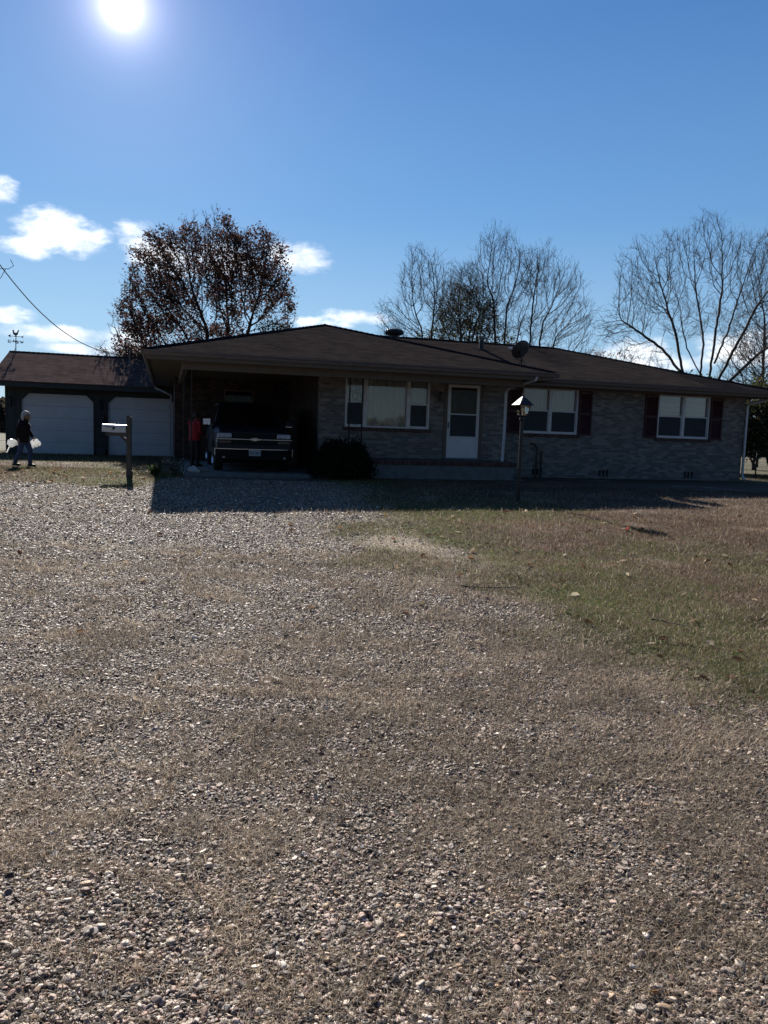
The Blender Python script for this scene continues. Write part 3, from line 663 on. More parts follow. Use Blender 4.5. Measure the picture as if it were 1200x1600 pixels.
def window(root, a0, a1, z0, z1, v, cols, kind, fw=.045, name='window'):
    """cols: list of (x0,x1,double_hung)"""
    fm = 'tan' if kind == 'dark' else 'white_al'; fr = MB()
    fr.box(a0, a1, v - .02, v + .09, z0, z0 + fw); fr.box(a0, a1, v - .02, v + .09, z1 - fw, z1)
    edges = sorted({a0, a1, *[c[0] for c in cols], *[c[1] for c in cols]})
    fr.box(a0, a0 + fw, v - .02, v + .09, z0 + fw, z1 - fw); fr.box(a1 - fw, a1, v - .02, v + .09, z0 + fw, z1 - fw)
    for i in range(1, len(cols)):
        x = cols[i][0]; fr.box(x - .05, x + .05, v - .015, v + .09, z0 + fw, z1 - fw)
    zm = (z0 + z1) / 2
    for i, (x0, x1, dh) in enumerate(cols):
        if dh:
            l = x0 + (fw if i == 0 else .05); r = x1 - (fw if i == len(cols) - 1 else .05)
            fr.box(l, r, v + .005, v + .05, zm - .02, zm + .02)
            fr.box(l, l + .025, v + .02, v + .05, z0 + fw, zm - .02); fr.box(r - .025, r, v + .02, v + .05, z0 + fw, zm - .02)
            fr.box(l + .025, r - .025, v + .02, v + .05, z0 + fw, z0 + fw + .03)
    w = fr.build(name, M[fm], root)
    gl = MB(); gl.box(a0 + .02, a1 - .02, v + .06, v + .066, z0 + .02, z1 - .02); gl.build('pane', M['glass_dim' if kind == 'dark' else 'glass'], w)
    cu = MB()
    for i, (x0, x1, dh) in enumerate(cols):
        if kind == 'blind':
            z = z1 - .05
            while z > zm - .38: cu.box(x0 + .04, x1 - .04, v + .14, v + .146, z - .17, z - .004); z -= .17
        else:
            n = max(6, int((x1 - x0) * 22)); vs = []; 
            for k in range(n + 1):
                x = x0 + .03 + (x1 - x0 - .06) * k / n; d = v + .16 + .018 * math.sin(k * 2.3 + x * 3) + .01 * math.sin(k * 1.1)
                vs += [(x, d, z0 - .02), (x, d, z1)]
            cu.add(vs, [(2 * k, 2 * k + 2, 2 * k + 3, 2 * k + 1) for k in range(n)])
    cu.build('blind' if kind == 'blind' else 'curtain', M['interior' if kind == 'dark' else 'blind' if kind == 'blind' else 'curtain'], w)
    for i, (x0, x1, dh) in enumerate(cols):
        if dh: sc = MB(); sc.box(x0 + .05, x1 - .05, v + .03, v + .034, z0 + .05, zm - .02); sc.build('insect_screen', M['screen'], w)
    bk = MB(); bk.box(a0 - .1, a1 + .1, v + .45, v + .47, z0 - .1, z1 + .05); bk.build('dark_room', M['interior'], w)
    return w
a, b, c, d = PW
w_ = window(H, a, b, c, d, 1.87, [(a, 5.96, True), (5.96, 7.22, False), (7.22, b, True)], 'curtain', name='picture_window'); w_['label'] = 'wide picture window between two narrow sash windows'
a, b, c, d = W1; w_ = window(H, a, b, c, d, 2.62, [(a, 12.1, True), (12.1, b, True)], 'curtain'); w_['label'] = 'twin sash window with sheer curtains behind the lamp post'
a, b, c, d = W2; w_ = window(H, a, b, c, d, 2.62, [(a, 16.96, True), (16.96, b, True)], 'blind'); w_['label'] = 'twin sash window at the right end with pale blinds'
a, b, c, d = BW; w_ = window(H, a, b, c, d, 7.32, [(a, b, True)], 'dark'); w_['label'] = 'small dark window at the back of the carport'
for a, b in ((10.66, 11.12), (13.08, 13.54), (15.46, 15.95), (17.98, 18.45)):
    mb = MB(); z0, z1 = 1.25, 2.655
    for x0, x1, y0, y1 in ((a, a + .05, z0, z1), (b - .05, b, z0, z1), (a + .05, b - .05, z0, z0 + .06), (a + .05, b - .05, z1 - .06, z1), (a + .05, b - .05, 1.92, 1.98)):
        mb.box(x0, x1, 2.56, 2.598, y0, y1)
    z = z0 + .065
    while z < z1 - .09:
        if not (1.88 < z < 1.98): mb.add([(a + .05, 2.568, z), (b - .05, 2.568, z), (b - .05, 2.592, z + .035), (a + .05, 2.592, z + .035)], [(0, 1, 2, 3)])
        z += .037
    mb.build('shutter', M['shutter'], H)
# storm door
mb = MB(); a, b, c, d = DR; v = 1.85
mb.box(a - .06, a + .04, v - .03, v + .1, c, d); mb.box(b - .04, b + .06, v - .03, v + .1, c, d); mb.box(a + .04, b - .04, v - .03, v + .1, d - .05, d + .03)
dr = mb.build('storm_door', M['tan'], H); dr['label'] = 'white storm door with glass above and a solid kick panel below'
mb = MB(); a2, b2 = a + .045, b - .045; c2, d2 = c + .01, d - .055
mb.box(a2, a2 + .09, v - .02, v + .02, c2, d2); mb.box(b2 - .09, b2, v - .02, v + .02, c2, d2); mb.box(a2 + .09, b2 - .09, v - .02, v + .02, d2 - .08, d2)
mb.box(a2 + .09, b2 - .09, v - .02, v + .02, 1.72, 1.755); mb.box(a2 + .09, b2 - .09, v - .02, v + .02, 1.06, 1.10)
mb.build('door_frame', M['white_al'], dr)
mb = MB(); mb.box(a2 + .09, b2 - .09, v - .012, v + .015, c2, 1.06); mb.box(a2 + .13, b2 - .13, v - .018, v - .012, c2 + .05, 1.02, .002); mb.build('kick_panel', M['door_white'], dr)
mb = MB(); mb.box(a2 + .09, b2 - .09, v, v + .004, 1.10, d2 - .08); mb.build('pane', M['glass_dim'], dr)
mb = MB(); mb.box(a2 + .09, b2 - .09, v - .008, v - .004, 1.10, 1.72); mb.build('insect_screen', M['screen'], dr)
mb = MB(); mb.box(a2 + .02, a2 + .045, v - .05, v - .02, 1.33, 1.50, .005); mb.build('handle', M['black'], dr)
mb = MB(); mb.box(a2 - .02, b2 + .02, v + .12, v + .16, c2, d2); mb.build('inner_door', simple('inner_door_wood', (.10, .075, .045), .6, .3, 3), dr)
mb = MB()
random.seed(3)
for (x, z, ww, hh) in ((8.62, 1.95, .12, .3), (8.86, 2.12, .14, .26), (9.06, 2.2, .1, .3), (9.17, 2.12, .06, .34), (8.92, 1.98, .1, .12)):
    mb.box(x, x + ww, v + .105, v + .11, z - .12, z - .12 + hh, .001)
mb.build('hanging_ornament', simple('ornament', (.12, .11, .14), .8, .8, 25), dr)
# porch light
mb = MB(); mb.tube([(8.12, 1.84, 2.3), (8.12, 1.72, 2.36), (8.12, 1.70, 2.3)], .015); mb.tube([(8.12, 1.7, 2.08), (8.12, 1.7, 2.30), (8.12, 1.7, 2.36)], [.05, .075, .01], 6); mb.build('porch_light', M['black'], H)
# crawl-space vents
for a, b in vents:
    mb = MB(); 
    for k in range(4): x = a + (b - a) * k / 3; mb.box(x - .02, x + .02, 2.598, 2.66, -.02, .17)
    o = mb.build('crawl_vent', M['brick'], H)
    m2 = MB(); m2.box(a, b, 2.67, 2.69, -.02, .17); m2.build('vent_grille', M['black'], o)
# wrought iron trellis posts
def trellis(u0, u1, v, z0, z1):
    mb = MB()
    for u in (u0, u1): mb.box(u - .017, u + .017, v - .017, v + .017, z0, z1)
    z = z0 + .15; s = 1; uc = (u0 + u1) / 2; rr = (u1 - u0) / 2 - .02
    while z < z1 - .25:
        pts = []
        for k in range(15):
            t = k / 14; a = t * math.pi * 2.6; r_ = rr * (1 - .72 * t)
            pts.append((uc + s * (r_ * math.cos(a)) * .9, v, z + .12 + r_ * math.sin(a) + t * .05))
        mb.tube(pts, .006, 5, False); z += .34; s = -s
        mb.tube([(u0, v, z - .08), (u1, v, z + .02)], .005, 5, False)
    mb.box(u0 - .03, u1 + .03, v - .03, v + .03, z1 - .02, z1 + .002)
    mb.build('trellis_post', M['iron'], H)
trellis(.98, 1.17, .6, 0, 2.52); trellis(5.27, 5.62, .9, .42, 2.742)
# downspouts
def spout(pts, name='downspout', m='spout', r=.05):
    mb = MB(); mb.tube(pts, r, 4, True, 1.15, .85, up=(1, 1, 0)); return mb.build(name, M[m], H)
spout([(10.3, .05, 2.79), (10.28, .08, 2.70), (9.95, 1.1, 2.5), (9.93, 1.2, 2.38), (9.93, 1.2, 1.2), (9.9, 1.2, .35), (9.98, 1.15, .02), (10.0, 1.0, -.06)])
spout([(19.95, 1.83, 2.79), (19.93, 1.9, 2.68), (19.42, 2.5, 2.50), (19.40, 2.55, 2.40), (19.40, 2.55, .1), (19.42, 2.45, -.06)])
spout([(.1, 14.1, 2.79), (.12, 14.0, 2.68), (.5, 13.7, 2.50), (.74, 13.5, 2.38), (.74, 13.5, -.1)])
sb = MB(); sb.add([(10.0, .95, -.12), (10.35, .95, -.12), (10.45, .3, -.15), (9.95, .3, -.15), (10.0, .95, -.06), (10.35, .95, -.06), (10.45, .3, -.12), (9.95, .3, -.12), (10.05, .9, -.085), (10.3, .9, -.085), (10.38, .34, -.14), (10.02, .34, -.14)],
    [(0, 3, 2, 1), (0, 1, 5, 4), (1, 2, 6, 5), (3, 0, 4, 7), (4, 5, 9, 8), (5, 6, 10, 9), (7, 4, 8, 11), (8, 9, 10, 11), (2, 3, 11, 10)])
o = sb.build('splash_block', M['concrete']); o.matrix_world = Matrix.Translation((LX, LY, 0)) @ Matrix.Rotation(TH, 4, 'Z'); tag(o, 'concrete splash block under the downspout beside the porch', 'splash block')
# roof fittings
def rz_main(v): return ZE + (v - 1.85) * (ZR - ZE) / 5.4
mb = MB(); mb.tube([(8.15, 6.75, 4.28), (8.15, 6.75, 4.52)], .16, 14); mb.smooth = True
mb.tube([(8.15, 6.75, 4.50), (8.15, 6.75, 4.53), (8.15, 6.75, 4.62), (8.15, 6.75, 4.69), (8.15, 6.75, 4.73)], [.20, .285, .31, .26, .08], 18)
mb.smooth = False
for k in range(18):
    a = k * math.pi / 9; c, s_ = math.cos(a), math.sin(a)
    mb.tube([(8.15 + .29 * c, 6.75 + .29 * s_, 4.53), (8.15 + .32 * c, 6.75 + .32 * s_, 4.62), (8.15 + .25 * c, 6.75 + .25 * s_, 4.70)], .012, 4, False)
mb.build('turbine_vent', M['black'], H)
mb = MB(); zz = rz_main(6); mb.tube([(11.1, 6, zz - .1), (11.1, 6, zz + .28)], .085, 12); pv = mb.build('vent_pipe', M['black'], H)
mb = MB(); mb.tube([(11.1, 6, zz + .28), (11.1, 6, zz + .33), (11.1, 6, zz + .36), (11.1, 6, zz + .43)], [.085, .085, .11, .105], 12); mb.build('pipe_cap', M['gutter'], pv)
mb = MB(); mb.add([(10.85, 5.75, rz_main(5.75) + .008), (11.35, 5.75, rz_main(5.75) + .008), (11.35, 6.25, rz_main(6.25) + .008), (10.85, 6.25, rz_main(6.25) + .008)], [(0, 1, 2, 3)]); mb.build('pipe_flashing', simple('lead_flashing', (.03, .027, .027), 1, .2, 9, spec=0), pv)
# hose pipe and faucet by the wall
mb = MB(); mb.tube([(11.45, 2.56, .95), (11.6, 2.52, .93), (11.66, 2.52, .8), (11.66, 2.52, -.12)], .022, 8); mb.tube([(11.82, 2.5, .72), (11.81, 2.5, -.15)], .03, 8); mb.build('conduit', M['black'], H)

# satellite dish (faces the low southern sky, away from the street)
D = empty('satellite_dish', W(11.2, 3.0, 3.26), TH); tag(D, 'dark round satellite dish standing on the roof valley, back turned to the street', 'satellite dish')
mb = MB(); mb.smooth = True
nrm_ = Vector((-.25, .80, .50)).normalized(); aa, pp, qq = frame(nrm_); ctr = Vector((0.02, 0, .56))
rings = []
for k in range(7):
    t = k / 6; rings.append([ctr + (pp * math.cos(2 * math.pi * j / 28) * .33 + qq * math.sin(2 * math.pi * j / 28) * .31) * max(t, .02) + nrm_ * (.085 * t * t) for j in range(28)])
back = [[v - nrm_ * .008 for v in r] for r in rings]
mb.ring_loft(back[::1] + [rings[-1]] + rings[::-1])
mb.build('dish', M['dish'], D)
mb = MB(); mb.tube([(0, -.02, 0), (0, -.04, .38), (0, .0, .5)], .022, 8); mb.box(-.1, .1, -.1, .1, -.045, .0); mb.tube([(.17, -.12, -.02), (0, -.04, .32)], .012, 6); mb.tube([(-.17, -.12, -.02), (0, -.04, .32)], .012, 6)
mb.box(-.06, .06, -.06, .02, .42, .62, .01); mb.build('mount', M['black'], D)
tip = ctr + nrm_ * .42 + Vector((-.16, 0, -.12))
mb = MB(); mb.tube([ctr - Vector((0, .02, .30)), ctr - Vector((.1, -.2, .25)), tip], .013, 6); mb.build('arm', M['black'], D)
mb = MB(); mb.tube([tip + Vector((-.04, 0, 0)), tip + Vector((.06, -.06, 0))], .04, 10); mb.build('receiver', M['white_al'], D)

# ------------------------------------------------------------------ garage
G = empty('garage', (LX, LY, 0), TH); tag(G, 'detached two door garage with brown gable roof and dark siding at the left', 'garage')
gv = 14.7; D1 = (-5.05, -2.33, -.5, 2.27); D2 = (-1.76, .96, -.5, 2.27)
mb = MB(); wall_cells(mb, -5.65, 2.7, -.5, 2.62, [D1, D2], lambda m, a, b, c, d: m.box(a, b, gv, gv + .15, c, d))
for a, b, c, d in (D1, D2):
    for s, x in ((1, a), (-1, b)): mb.prism([(x, d), (x, d - .28), (x + s * .28, d)] if s < 0 else [(x, d), (x + s * .28, d), (x, d - .28)], gv, gv + .15)
mb.box(-5.65, -5.5, gv + .15, 22.5, -.5, 2.62); mb.box(2.55, 2.7, gv + .15, 22.5, -.5, 2.62); mb.box(-5.5, 2.55, 22.35, 22.5, -.5, 2.62)
for x in (-5.65, 2.55): mb.prism([(gv, 2.62), (22.5, 2.62), (18.6, 4.1)], 0, .15) if False else mb.add([(x, gv, 2.62), (x, 22.5, 2.62), (x, 18.6, 4.08), (x + .15, gv, 2.62), (x + .15, 22.5, 2.62), (x + .15, 18.6, 4.08)], [(0, 1, 2), (5, 4, 3), (0, 3, 4, 1), (1, 4, 5, 2), (2, 5, 3, 0)])
x = -5.62
while x < 2.7:
    if not (D1[0] - .02 < x < D1[1] + .02 or D2[0] - .02 < x < D2[1] + .02): mb.box(x, x + .03, gv - .018, gv - .001, -.3, 2.62)
    else: mb.box(x, x + .03, gv - .018, gv - .001, 2.33, 2.62)
    x += .3
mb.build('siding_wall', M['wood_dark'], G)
gr_ = MB(); GE, GR = 2.70, 4.20
roof_poly(gr_, [(-6.15, 14.05, GE), (3.2, 14.05, GE), (3.2, 18.6, GR), (-6.15, 18.6, GR)], .05); roof_poly(gr_, [(3.2, 23.15, GE), (-6.15, 23.15, GE), (-6.15, 18.6, GR), (3.2, 18.6, GR)], .05)
gr_.build('roof', M['roof2'], G)
mb = MB(); cap(mb, (-6.15, 18.6, GR), (3.2, 18.6, GR)); mb.build('ridge_cap', M['roof2'], G)
mb = MB(); mb.box(-6.12, 3.17, 14.08, 14.11, 2.48, 2.66); mb.box(-6.12, 3.17, 14.11, 14.69, 2.625, 2.645)
mb.add([(-6.13, 14.08, 2.47), (-6.13, 14.08, 2.65), (-6.13, 18.6, 4.15), (-6.13, 23.1, 2.65), (-6.13, 23.1, 2.47), (-6.13, 18.6, 3.95), (-6.10, 14.08, 2.47), (-6.10, 14.08, 2.65), (-6.10, 18.6, 4.15), (-6.10, 23.1, 2.65), (-6.10, 23.1, 2.47), (-6.10, 18.6, 3.95)],
       [(0, 1, 2, 5), (5, 2, 3, 4), (6, 11, 8, 7), (11, 10, 9, 8), (0, 6, 7, 1), (0, 5, 11, 6), (5, 4, 10, 11), (3, 9, 10, 4)])
mb.build('fascia', M['wood_dark'], G)
for a, b, c, d in (D1, D2):
    mb = MB(); n = 5; hh = (d + .17) / n
    for k in range(n):
        z0 = -.17 + k * hh
        mb.box(a, b, gv + .07, gv + .11, z0, z0 + hh - .008)
        for j in range(4):
            x0 = a + .07 + j * (b - a - .08) / 4; x1 = x0 + (b - a - .08) / 4 - .07
            mb.box(x0, x1, gv + .062, gv + .07, z0 + .09, z0 + hh - .09, .003)
    o = mb.build('garage_door', M['garage_door'], G)
    tr = MB()
    for x in (a - .06, b): tr.box(x, x + .06, gv - .03, gv - .0185, -.25, d - .28)
    tr.box(a + .28, b - .28, gv - .03, gv - .0185, d, d + .06)
    for s, x in ((1, a), (-1, b)):
        tr.add([(x + dx, y, z) for y in (gv - .03, gv - .0185) for dx, z in ((-s * .06, d - .28), (0, d - .28), (s * .28, d), (s * .28, d + .06))], [(0, 1, 2, 3), (7, 6, 5, 4), (0, 4, 5, 1), (1, 5, 6, 2), (2, 6, 7, 3), (3, 7, 4, 0)])
    tr.build('door_trim', M['trim_black'], o)
for u, z in ((-5.42, 1.95), (-2.04, 1.95)):
    mb = MB(); mb.tube([(u, gv - .02, z), (u, gv - .14, z + .14), (u, gv - .14, z + .08)], .014, 6); mb.tube([(u, gv - .14, z + .14), (u, gv - .14, z + .08)], [.02, .10], 6); mb.tube([(u, gv - .14, z - .22), (u, gv - .14, z + .07)], [.05, .075], 6); mb.tube([(u, gv - .14, z - .26), (u, gv - .14, z - .22)], [.015, .06], 6)
    mb.build('wall_lantern', M['iron'], G)
mb = MB(); mb.box(-2.16, -1.9, gv - .1, gv - .02, 1.05, 1.5, .01); mb.box(-2.13, -1.93, gv - .115, gv - .1, 1.1, 1.4, .003); mb.build('meter_box', M['trim_black'], G)
mb = MB(); mb.box(-2.2, -1.85, gv - .3, gv - .03, -.25, .12, .02); o = mb.build('step_crate', M['wood_dark']); o.matrix_world = G_m = Matrix.Translation((LX, LY, 0)) @ Matrix.Rotation(TH, 4, 'Z'); tag(o, 'dark low box standing against the pier between the garage doors', 'box')

# weather vane
VN = empty('weather_vane', W(-5.86, 18.45, 4.16), TH); tag(VN, 'black rooster weather vane with compass letters on the garage ridge', 'weather vane')
mb = MB(); mb.tube([(0, 0, -.05), (0, 0, .45), (.02, 0, .84)], .018, 8); mb.tube([(-.12, .0, -.06), (0, 0, .2)], .012, 6); mb.build('rod', M['iron'], VN)
mb = MB(); mb.tube([(-.20, 0, .46), (.20, 0, .46)], .012, 6); mb.tube([(0, -.2, .46), (0, .2, .46)], .012, 6); mb.ball((0, 0, .46), .035); mb.ball((0, 0, .7), .035); mb.build('cross_arm', M['iron'], VN)
def letter(strokes, cx, cy, cz, name):
    mb = MB()
    for (a, b, c, d) in strokes: mb.tube([(cx + a, cy, cz + b), (cx + c, cy, cz + d)], .014, 6)
    mb.build('compass_letter', M['iron'], VN)
s = .055
letter([(-s, -s, -s, s), (-s, s, s, s), (-s, 0, s * .6, 0), (-s, -s, s, -s)], -.25, 0, .46, 'E')
letter([(-s, s, -s * .5, -s), (-s * .5, -s, 0, s * .3), (0, s * .3, s * .5, -s), (s * .5, -s, s, s)], .25, 0, .46, 'W')
letter([(-s, -s, -s, s), (-s, s, s, -s), (s, -s, s, s)], 0, -.24, .46, 'N')
letter([(s, s, -s, s), (-s, s, -s, 0), (-s, 0, s, 0), (s, 0, s, -s), (s, -s, -s, -s)], 0, .24, .46, 'S')
mb = MB(); mb.tube([(-.26, 0, .70), (.26, 0, .68)], .012, 6); mb.prism([(-.32, .70), (-.2, .63), (-.22, .70), (-.2, .77)], -.012, .012); mb.prism([(.2, .68), (.32, .63), (.29, .68), (.32, .74)], -.012, .012); mb.build('arrow', M['iron'], VN)
mb = MB(); mb.prism([(-.10, .78), (-.03, .74), (.05, .74), (.09, .80), (.14, .98), (.08, .95), (.06, .86), (-.02, .84), (-.06, .88), (-.07, .96), (-.10, .98), (-.12, .94), (-.15, .92), (-.115, .90)], -.02, .02); mb.tube([(0, 0, .70), (0, 0, .76)], .012, 6); mb.build('rooster', M['iron'], VN)
# service wire from a pole left of the frame
Q0 = Vector((-9.4, 19, 4.77)); Q1 = Vector((-11.15, 33.5, 4.02))
pts = []
for k in range(-14, 25):
    t = k / 24; p = Q0.lerp(Q1, t)
    # sag measured along the span
    zc = np.interp(t, [-.6, -.3, 0, .077, .159, .293, .445, .6, .704, .857, 1.0], [7.9, 6.1, 4.77, 4.48, 4.22, 3.94, 3.78, 3.76, 3.81, 3.91, 4.02])
    pts.append((p.x, p.y, float(zc)))
pts = [tuple(np.mean(pts[max(0, i - 1):i + 2], 0)) for i in range(len(pts))]
mb = MB(); mb.tube(pts, .014, 6); 
P0 = Vector(pts[14]); mb.tube([P0 + Vector((0, -.6, .12)), P0 + Vector((-.1, -.5, -.12)), P0 + Vector((.1, .1, .0)), P0 + Vector((.22, .12, .08)), P0 + Vector((.2, .0, .2))], .008, 5)
mb.tube([P0 + Vector((-.3, 0, -.22)), P0 + Vector((-.05, 0, -.25)), P0 + Vector((.08, .0, -.02))], .008, 5)
tag(mb.build('service_wire', M['black']), 'thin dark power line sagging down to the garage from the upper left', 'wire')
pe = Vector(pts[0])
mb = MB(); mb.tube([(pe.x, pe.y, -.3), (pe.x, pe.y, 8.6)], [.15, .11], 10); up = mb.build('utility_pole', M['post_wood']); tag(up, 'tall wooden utility pole left of the view carrying the service wire', 'utility pole')
mb = MB(); zr = 4.02; mb.tube([(-11.15, 33.5, 3.6), (-11.15, 33.5, 4.35)], .03, 8); tag(mb.build('service_mast', M['gutter']), 'short grey service mast where the wire meets the garage roof', 'mast')

# ------------------------------------------------------------------ lamp post and mailbox
def on(x, y): return float(gz(x, y))
lx, ly = 2.72, 15.6
LP = empty('lamp_post', (lx, ly, on(lx, ly)), R(20)); tag(LP, 'black lamp post with glass lantern standing on the lawn by the porch downspout', 'lamp post')
mb = MB(); mb.smooth = False; mb.tube([(0, 0, -.2), (0, 0, .25), (0, 0, .27), (0, 0, 1.66)], [.048, .048, .036, .036], 12); mb.tube([(0, 0, .26), (0, 0, .30)], .055, 12); mb.tube([(0, 0, 1.62), (0, 0, 1.66), (0, 0, 1.72)], [.04, .055, .045], 12); mb.build('post', M['black'], LP)
mb = MB()
def quadring(r0, z0): return [(r0, r0, z0), (-r0, r0, z0), (-r0, -r0, z0), (r0, -r0, z0)]
b0, b1, zb, zt = .075, .115, 1.74, 1.94
mb.ring_loft([quadring(.03, 1.70), quadring(.085, 1.725), quadring(.085, 1.742)])
for sx in (-1, 1):
    for sy in (-1, 1): mb.tube([(sx * b0, sy * b0, zb), (sx * b1, sy * b1, zt)], .009, 4)
mb.ring_loft([quadring(.14, 1.94), quadring(.165, 1.945), quadring(.155, 1.955), quadring(.062, 2.07), quadring(.055, 2.075), quadring(.05, 2.085), quadring(.012, 2.12)])
mb.tube([(0, 0, 2.10), (0, 0, 2.14), (0, 0, 2.17)], [.012, .018, .004], 8)
hd = mb.build('lantern_head', simple('lantern_metal', (.02, .02, .024), .62, .0, 10), LP)
mb = MB(); mb.ring_loft([quadring(b0 - .002, zb + .003), quadring(b1 - .002, zt - .003)], False); mb.build('pane', M['lampglass'], hd)
mb = MB(); mb.tube([(0, 0, 1.74), (0, 0, 1.82)], .016, 8); mb.ball((0, 0, 1.86), .03); mb.build('bulb', M['white_paint'], hd)

mx_, my_ = -6.04, 18.1
MP = empty('mailbox', (mx_, my_, on(mx_, my_)), R(4)); tag(MP, 'white mailbox on an arm of a weathered wooden post beside the gravel', 'mailbox')
mb = MB(); mb.box(-.052, .052, -.052, .052, -.3, 1.40, .008); mb.prism([(-.052, 1.40), (.052, 1.40), (.03, 1.44), (-.03, 1.44)], -.045, .045); mb.build('post', M['post_wood'], MP)
mb = MB(); mb.box(-.06, .075, -.07, .07, -.2, .16, .02); mb.build('post_base', M['post_wood'], MP)
mb = MB(); mb.box(-.52, -.053, -.045, .045, .96, 1.03, .004); mb.prism([(-.053, .80), (-.053, .90), (-.16, .96), (-.22, .96)], -.02, .02); mb.build('arm', M['post_wood'], MP)
mb = MB()
prof = [(.085 * math.cos(a), .11 + .07 * math.sin(a)) for a in [math.pi * k / 10 for k in range(11)]] + [(-.085, 0), (.085, 0)]
mb.ring_loft([[(x, p[0], 1.045 + p[1]) for p in prof] for x in (-.585, -.06)]); mb.ring_loft([[(x, p[0] * 1.06, 1.045 + p[1] * 1.04) for p in prof] for x in (-.60, -.565)])
bx = mb.build('mailbox_body', M['white_paint'], MP)
mb = MB(); mb.prism([(-.54, 1.17), (-.30, 1.148), (-.285, 1.165), (-.53, 1.185)], -.092, -.087); mb.prism([(-.355, 1.10), (-.315, 1.10), (-.30, 1.16), (-.36, 1.165)], -.092, -.087); mb.tube([(-.31, -.085, 1.155), (-.31, -.1, 1.155)], .012, 8); mb.build('flag', M['trim_black'], bx)

# ------------------------------------------------------------------ sport utility vehicle
CW = W(2.74, .55, 0); S = empty('parked_suv', CW, TH); tag(S, 'black full size SUV parked nose out in the carport with a front door open', 'SUV')
M['car'] = simple('car_paint', (.011, .016, .032), .3, .1, 3, coat=0, spec=.22)
M['chrome'] = simple('chrome', (.42, .46, .56), .22, .05, 5, metallic=1)
M['carglass'] = simple('car_glass', (.006, .007, .009), .06, .1, 2)
M['tyre'] = simple('tyre', (.018, .018, .018), .85, .2, 10)
M['plastic'] = simple('black_plastic', (.006, .006, .007), .7, .2, 10, spec=.2)
M['lens'] = simple('lamp_lens', (.45, .47, .52), .12, .55, 40)
M['amber'] = simple('amber_lens', (.16, .11, .09), .3, .5, 40)
def cs(y, w, zb, zt, r=.08, top=None):
    t = top or w; return [(-w + r, y, zb), (w - r, y, zb), (w, y, zb + r), (w, y, (zb + zt) / 2), (t, y, zt - r), (t - r, y, zt), (-t + r, y, zt), (-t, y, zt - r), (-w, y, (zb + zt) / 2), (-w, y, zb + r)]
mb = MB(); mb.smooth = False
mb.ring_loft([cs(.10, .93, .50, 1.02, .05, .90), cs(.20, .96, .42, 1.06, .08, .93), cs(.9, .985, .40, 1.11, .1, .95), cs(1.45, .99, .40, 1.16, .1, .96), cs(1.75, .99, .38, 1.18, .08, .965), cs(5.0, .98, .40, 1.18, .08, .95), cs(5.25, .93, .5, 1.15, .08, .92)])
body = mb.build('body', M['car'], S)
mb = MB(); mb.smooth = True
hr = []
for y, z in ((.13, 1.00), (.28, 1.07), (.8, 1.125), (1.55, 1.17)):
    hr.append([(x, y + .06 * (x / .9) ** 2 * (1 if y < .3 else 0), z + .035 * (1 - (x / .88) ** 2) + (.018 if .45 < abs(x) < .62 else 0)) for x in np.linspace(-.88, .88, 15)] + [(x, y, z - .05) for x in np.linspace(.88, -.88, 15)])
mb.ring_loft(hr); mb.build('hood', M['car'], S)
# cabin
mb = MB(); zc = 1.17
def cab(y, w, z, wt=None): return [(-w, y, z), (w, y, z)]
A = [(-.90, 1.62), (-.72, 2.30)]
vs = [(-.92, 1.55, zc), (.92, 1.55, zc), (-.76, 2.28, 1.80), (.76, 2.28, 1.80), (-.90, 5.18, zc), (.90, 5.18, zc), (-.76, 4.98, 1.80), (.76, 4.98, 1.80), (-.70, 2.45, 1.86), (.70, 2.45, 1.86), (-.70, 4.9, 1.87), (.70, 4.9, 1.87)]
mb.add(vs, [(0, 1, 3, 2), (2, 3, 9, 8), (8, 9, 11, 10), (10, 11, 7, 6), (6, 7, 5, 4), (0, 2, 6, 4), (2, 8, 10, 6), (1, 5, 7, 3), (3, 7, 11, 9), (0, 4, 5, 1)]); mb.build('cabin', M['car'], S)
def inset(q, m, off):
    q = [Vector(p) for p in q]; c = sum(q, Vector()) / len(q); n = (q[1] - q[0]).cross(q[2] - q[1]).normalized()
    return [p.lerp(c, m) + n * off for p in q]
mb = MB(); mb.add(inset([(-.92, 1.55, zc), (.92, 1.55, zc), (.76, 2.28, 1.80), (-.76, 2.28, 1.80)], .07, .006), [(0, 1, 2, 3)]); ws = mb.build('windshield', M['carglass'], S)
for s_ in (-1, 1):
    for y0, y1 in ((1.95, 2.85), (2.95, 3.85), (3.95, 4.9)):
        def P(y, z): t = (z - zc) / .63; return (s_ * ((.915 + (.76 - .915) * t) + .004), y, z)
        mb = MB(); sh = .36 if y0 < 2 else .02
        mb.add([P(y0, zc + .05), P(y1, zc + .05), P(y1, 1.76), P(y0 + sh, 1.76)], [(0, 1, 2, 3) if s_ > 0 else (3, 2, 1, 0)]); mb.build('side_window', M['carglass'], S)
mb = MB()
for x0, x1 in ((-.55, -.02), (.05, .6)): mb.tube([(x0, 1.60, 1.235), (x1, 1.70, 1.30)], .009, 6)
mb.build('wiper', M['plastic'], S)
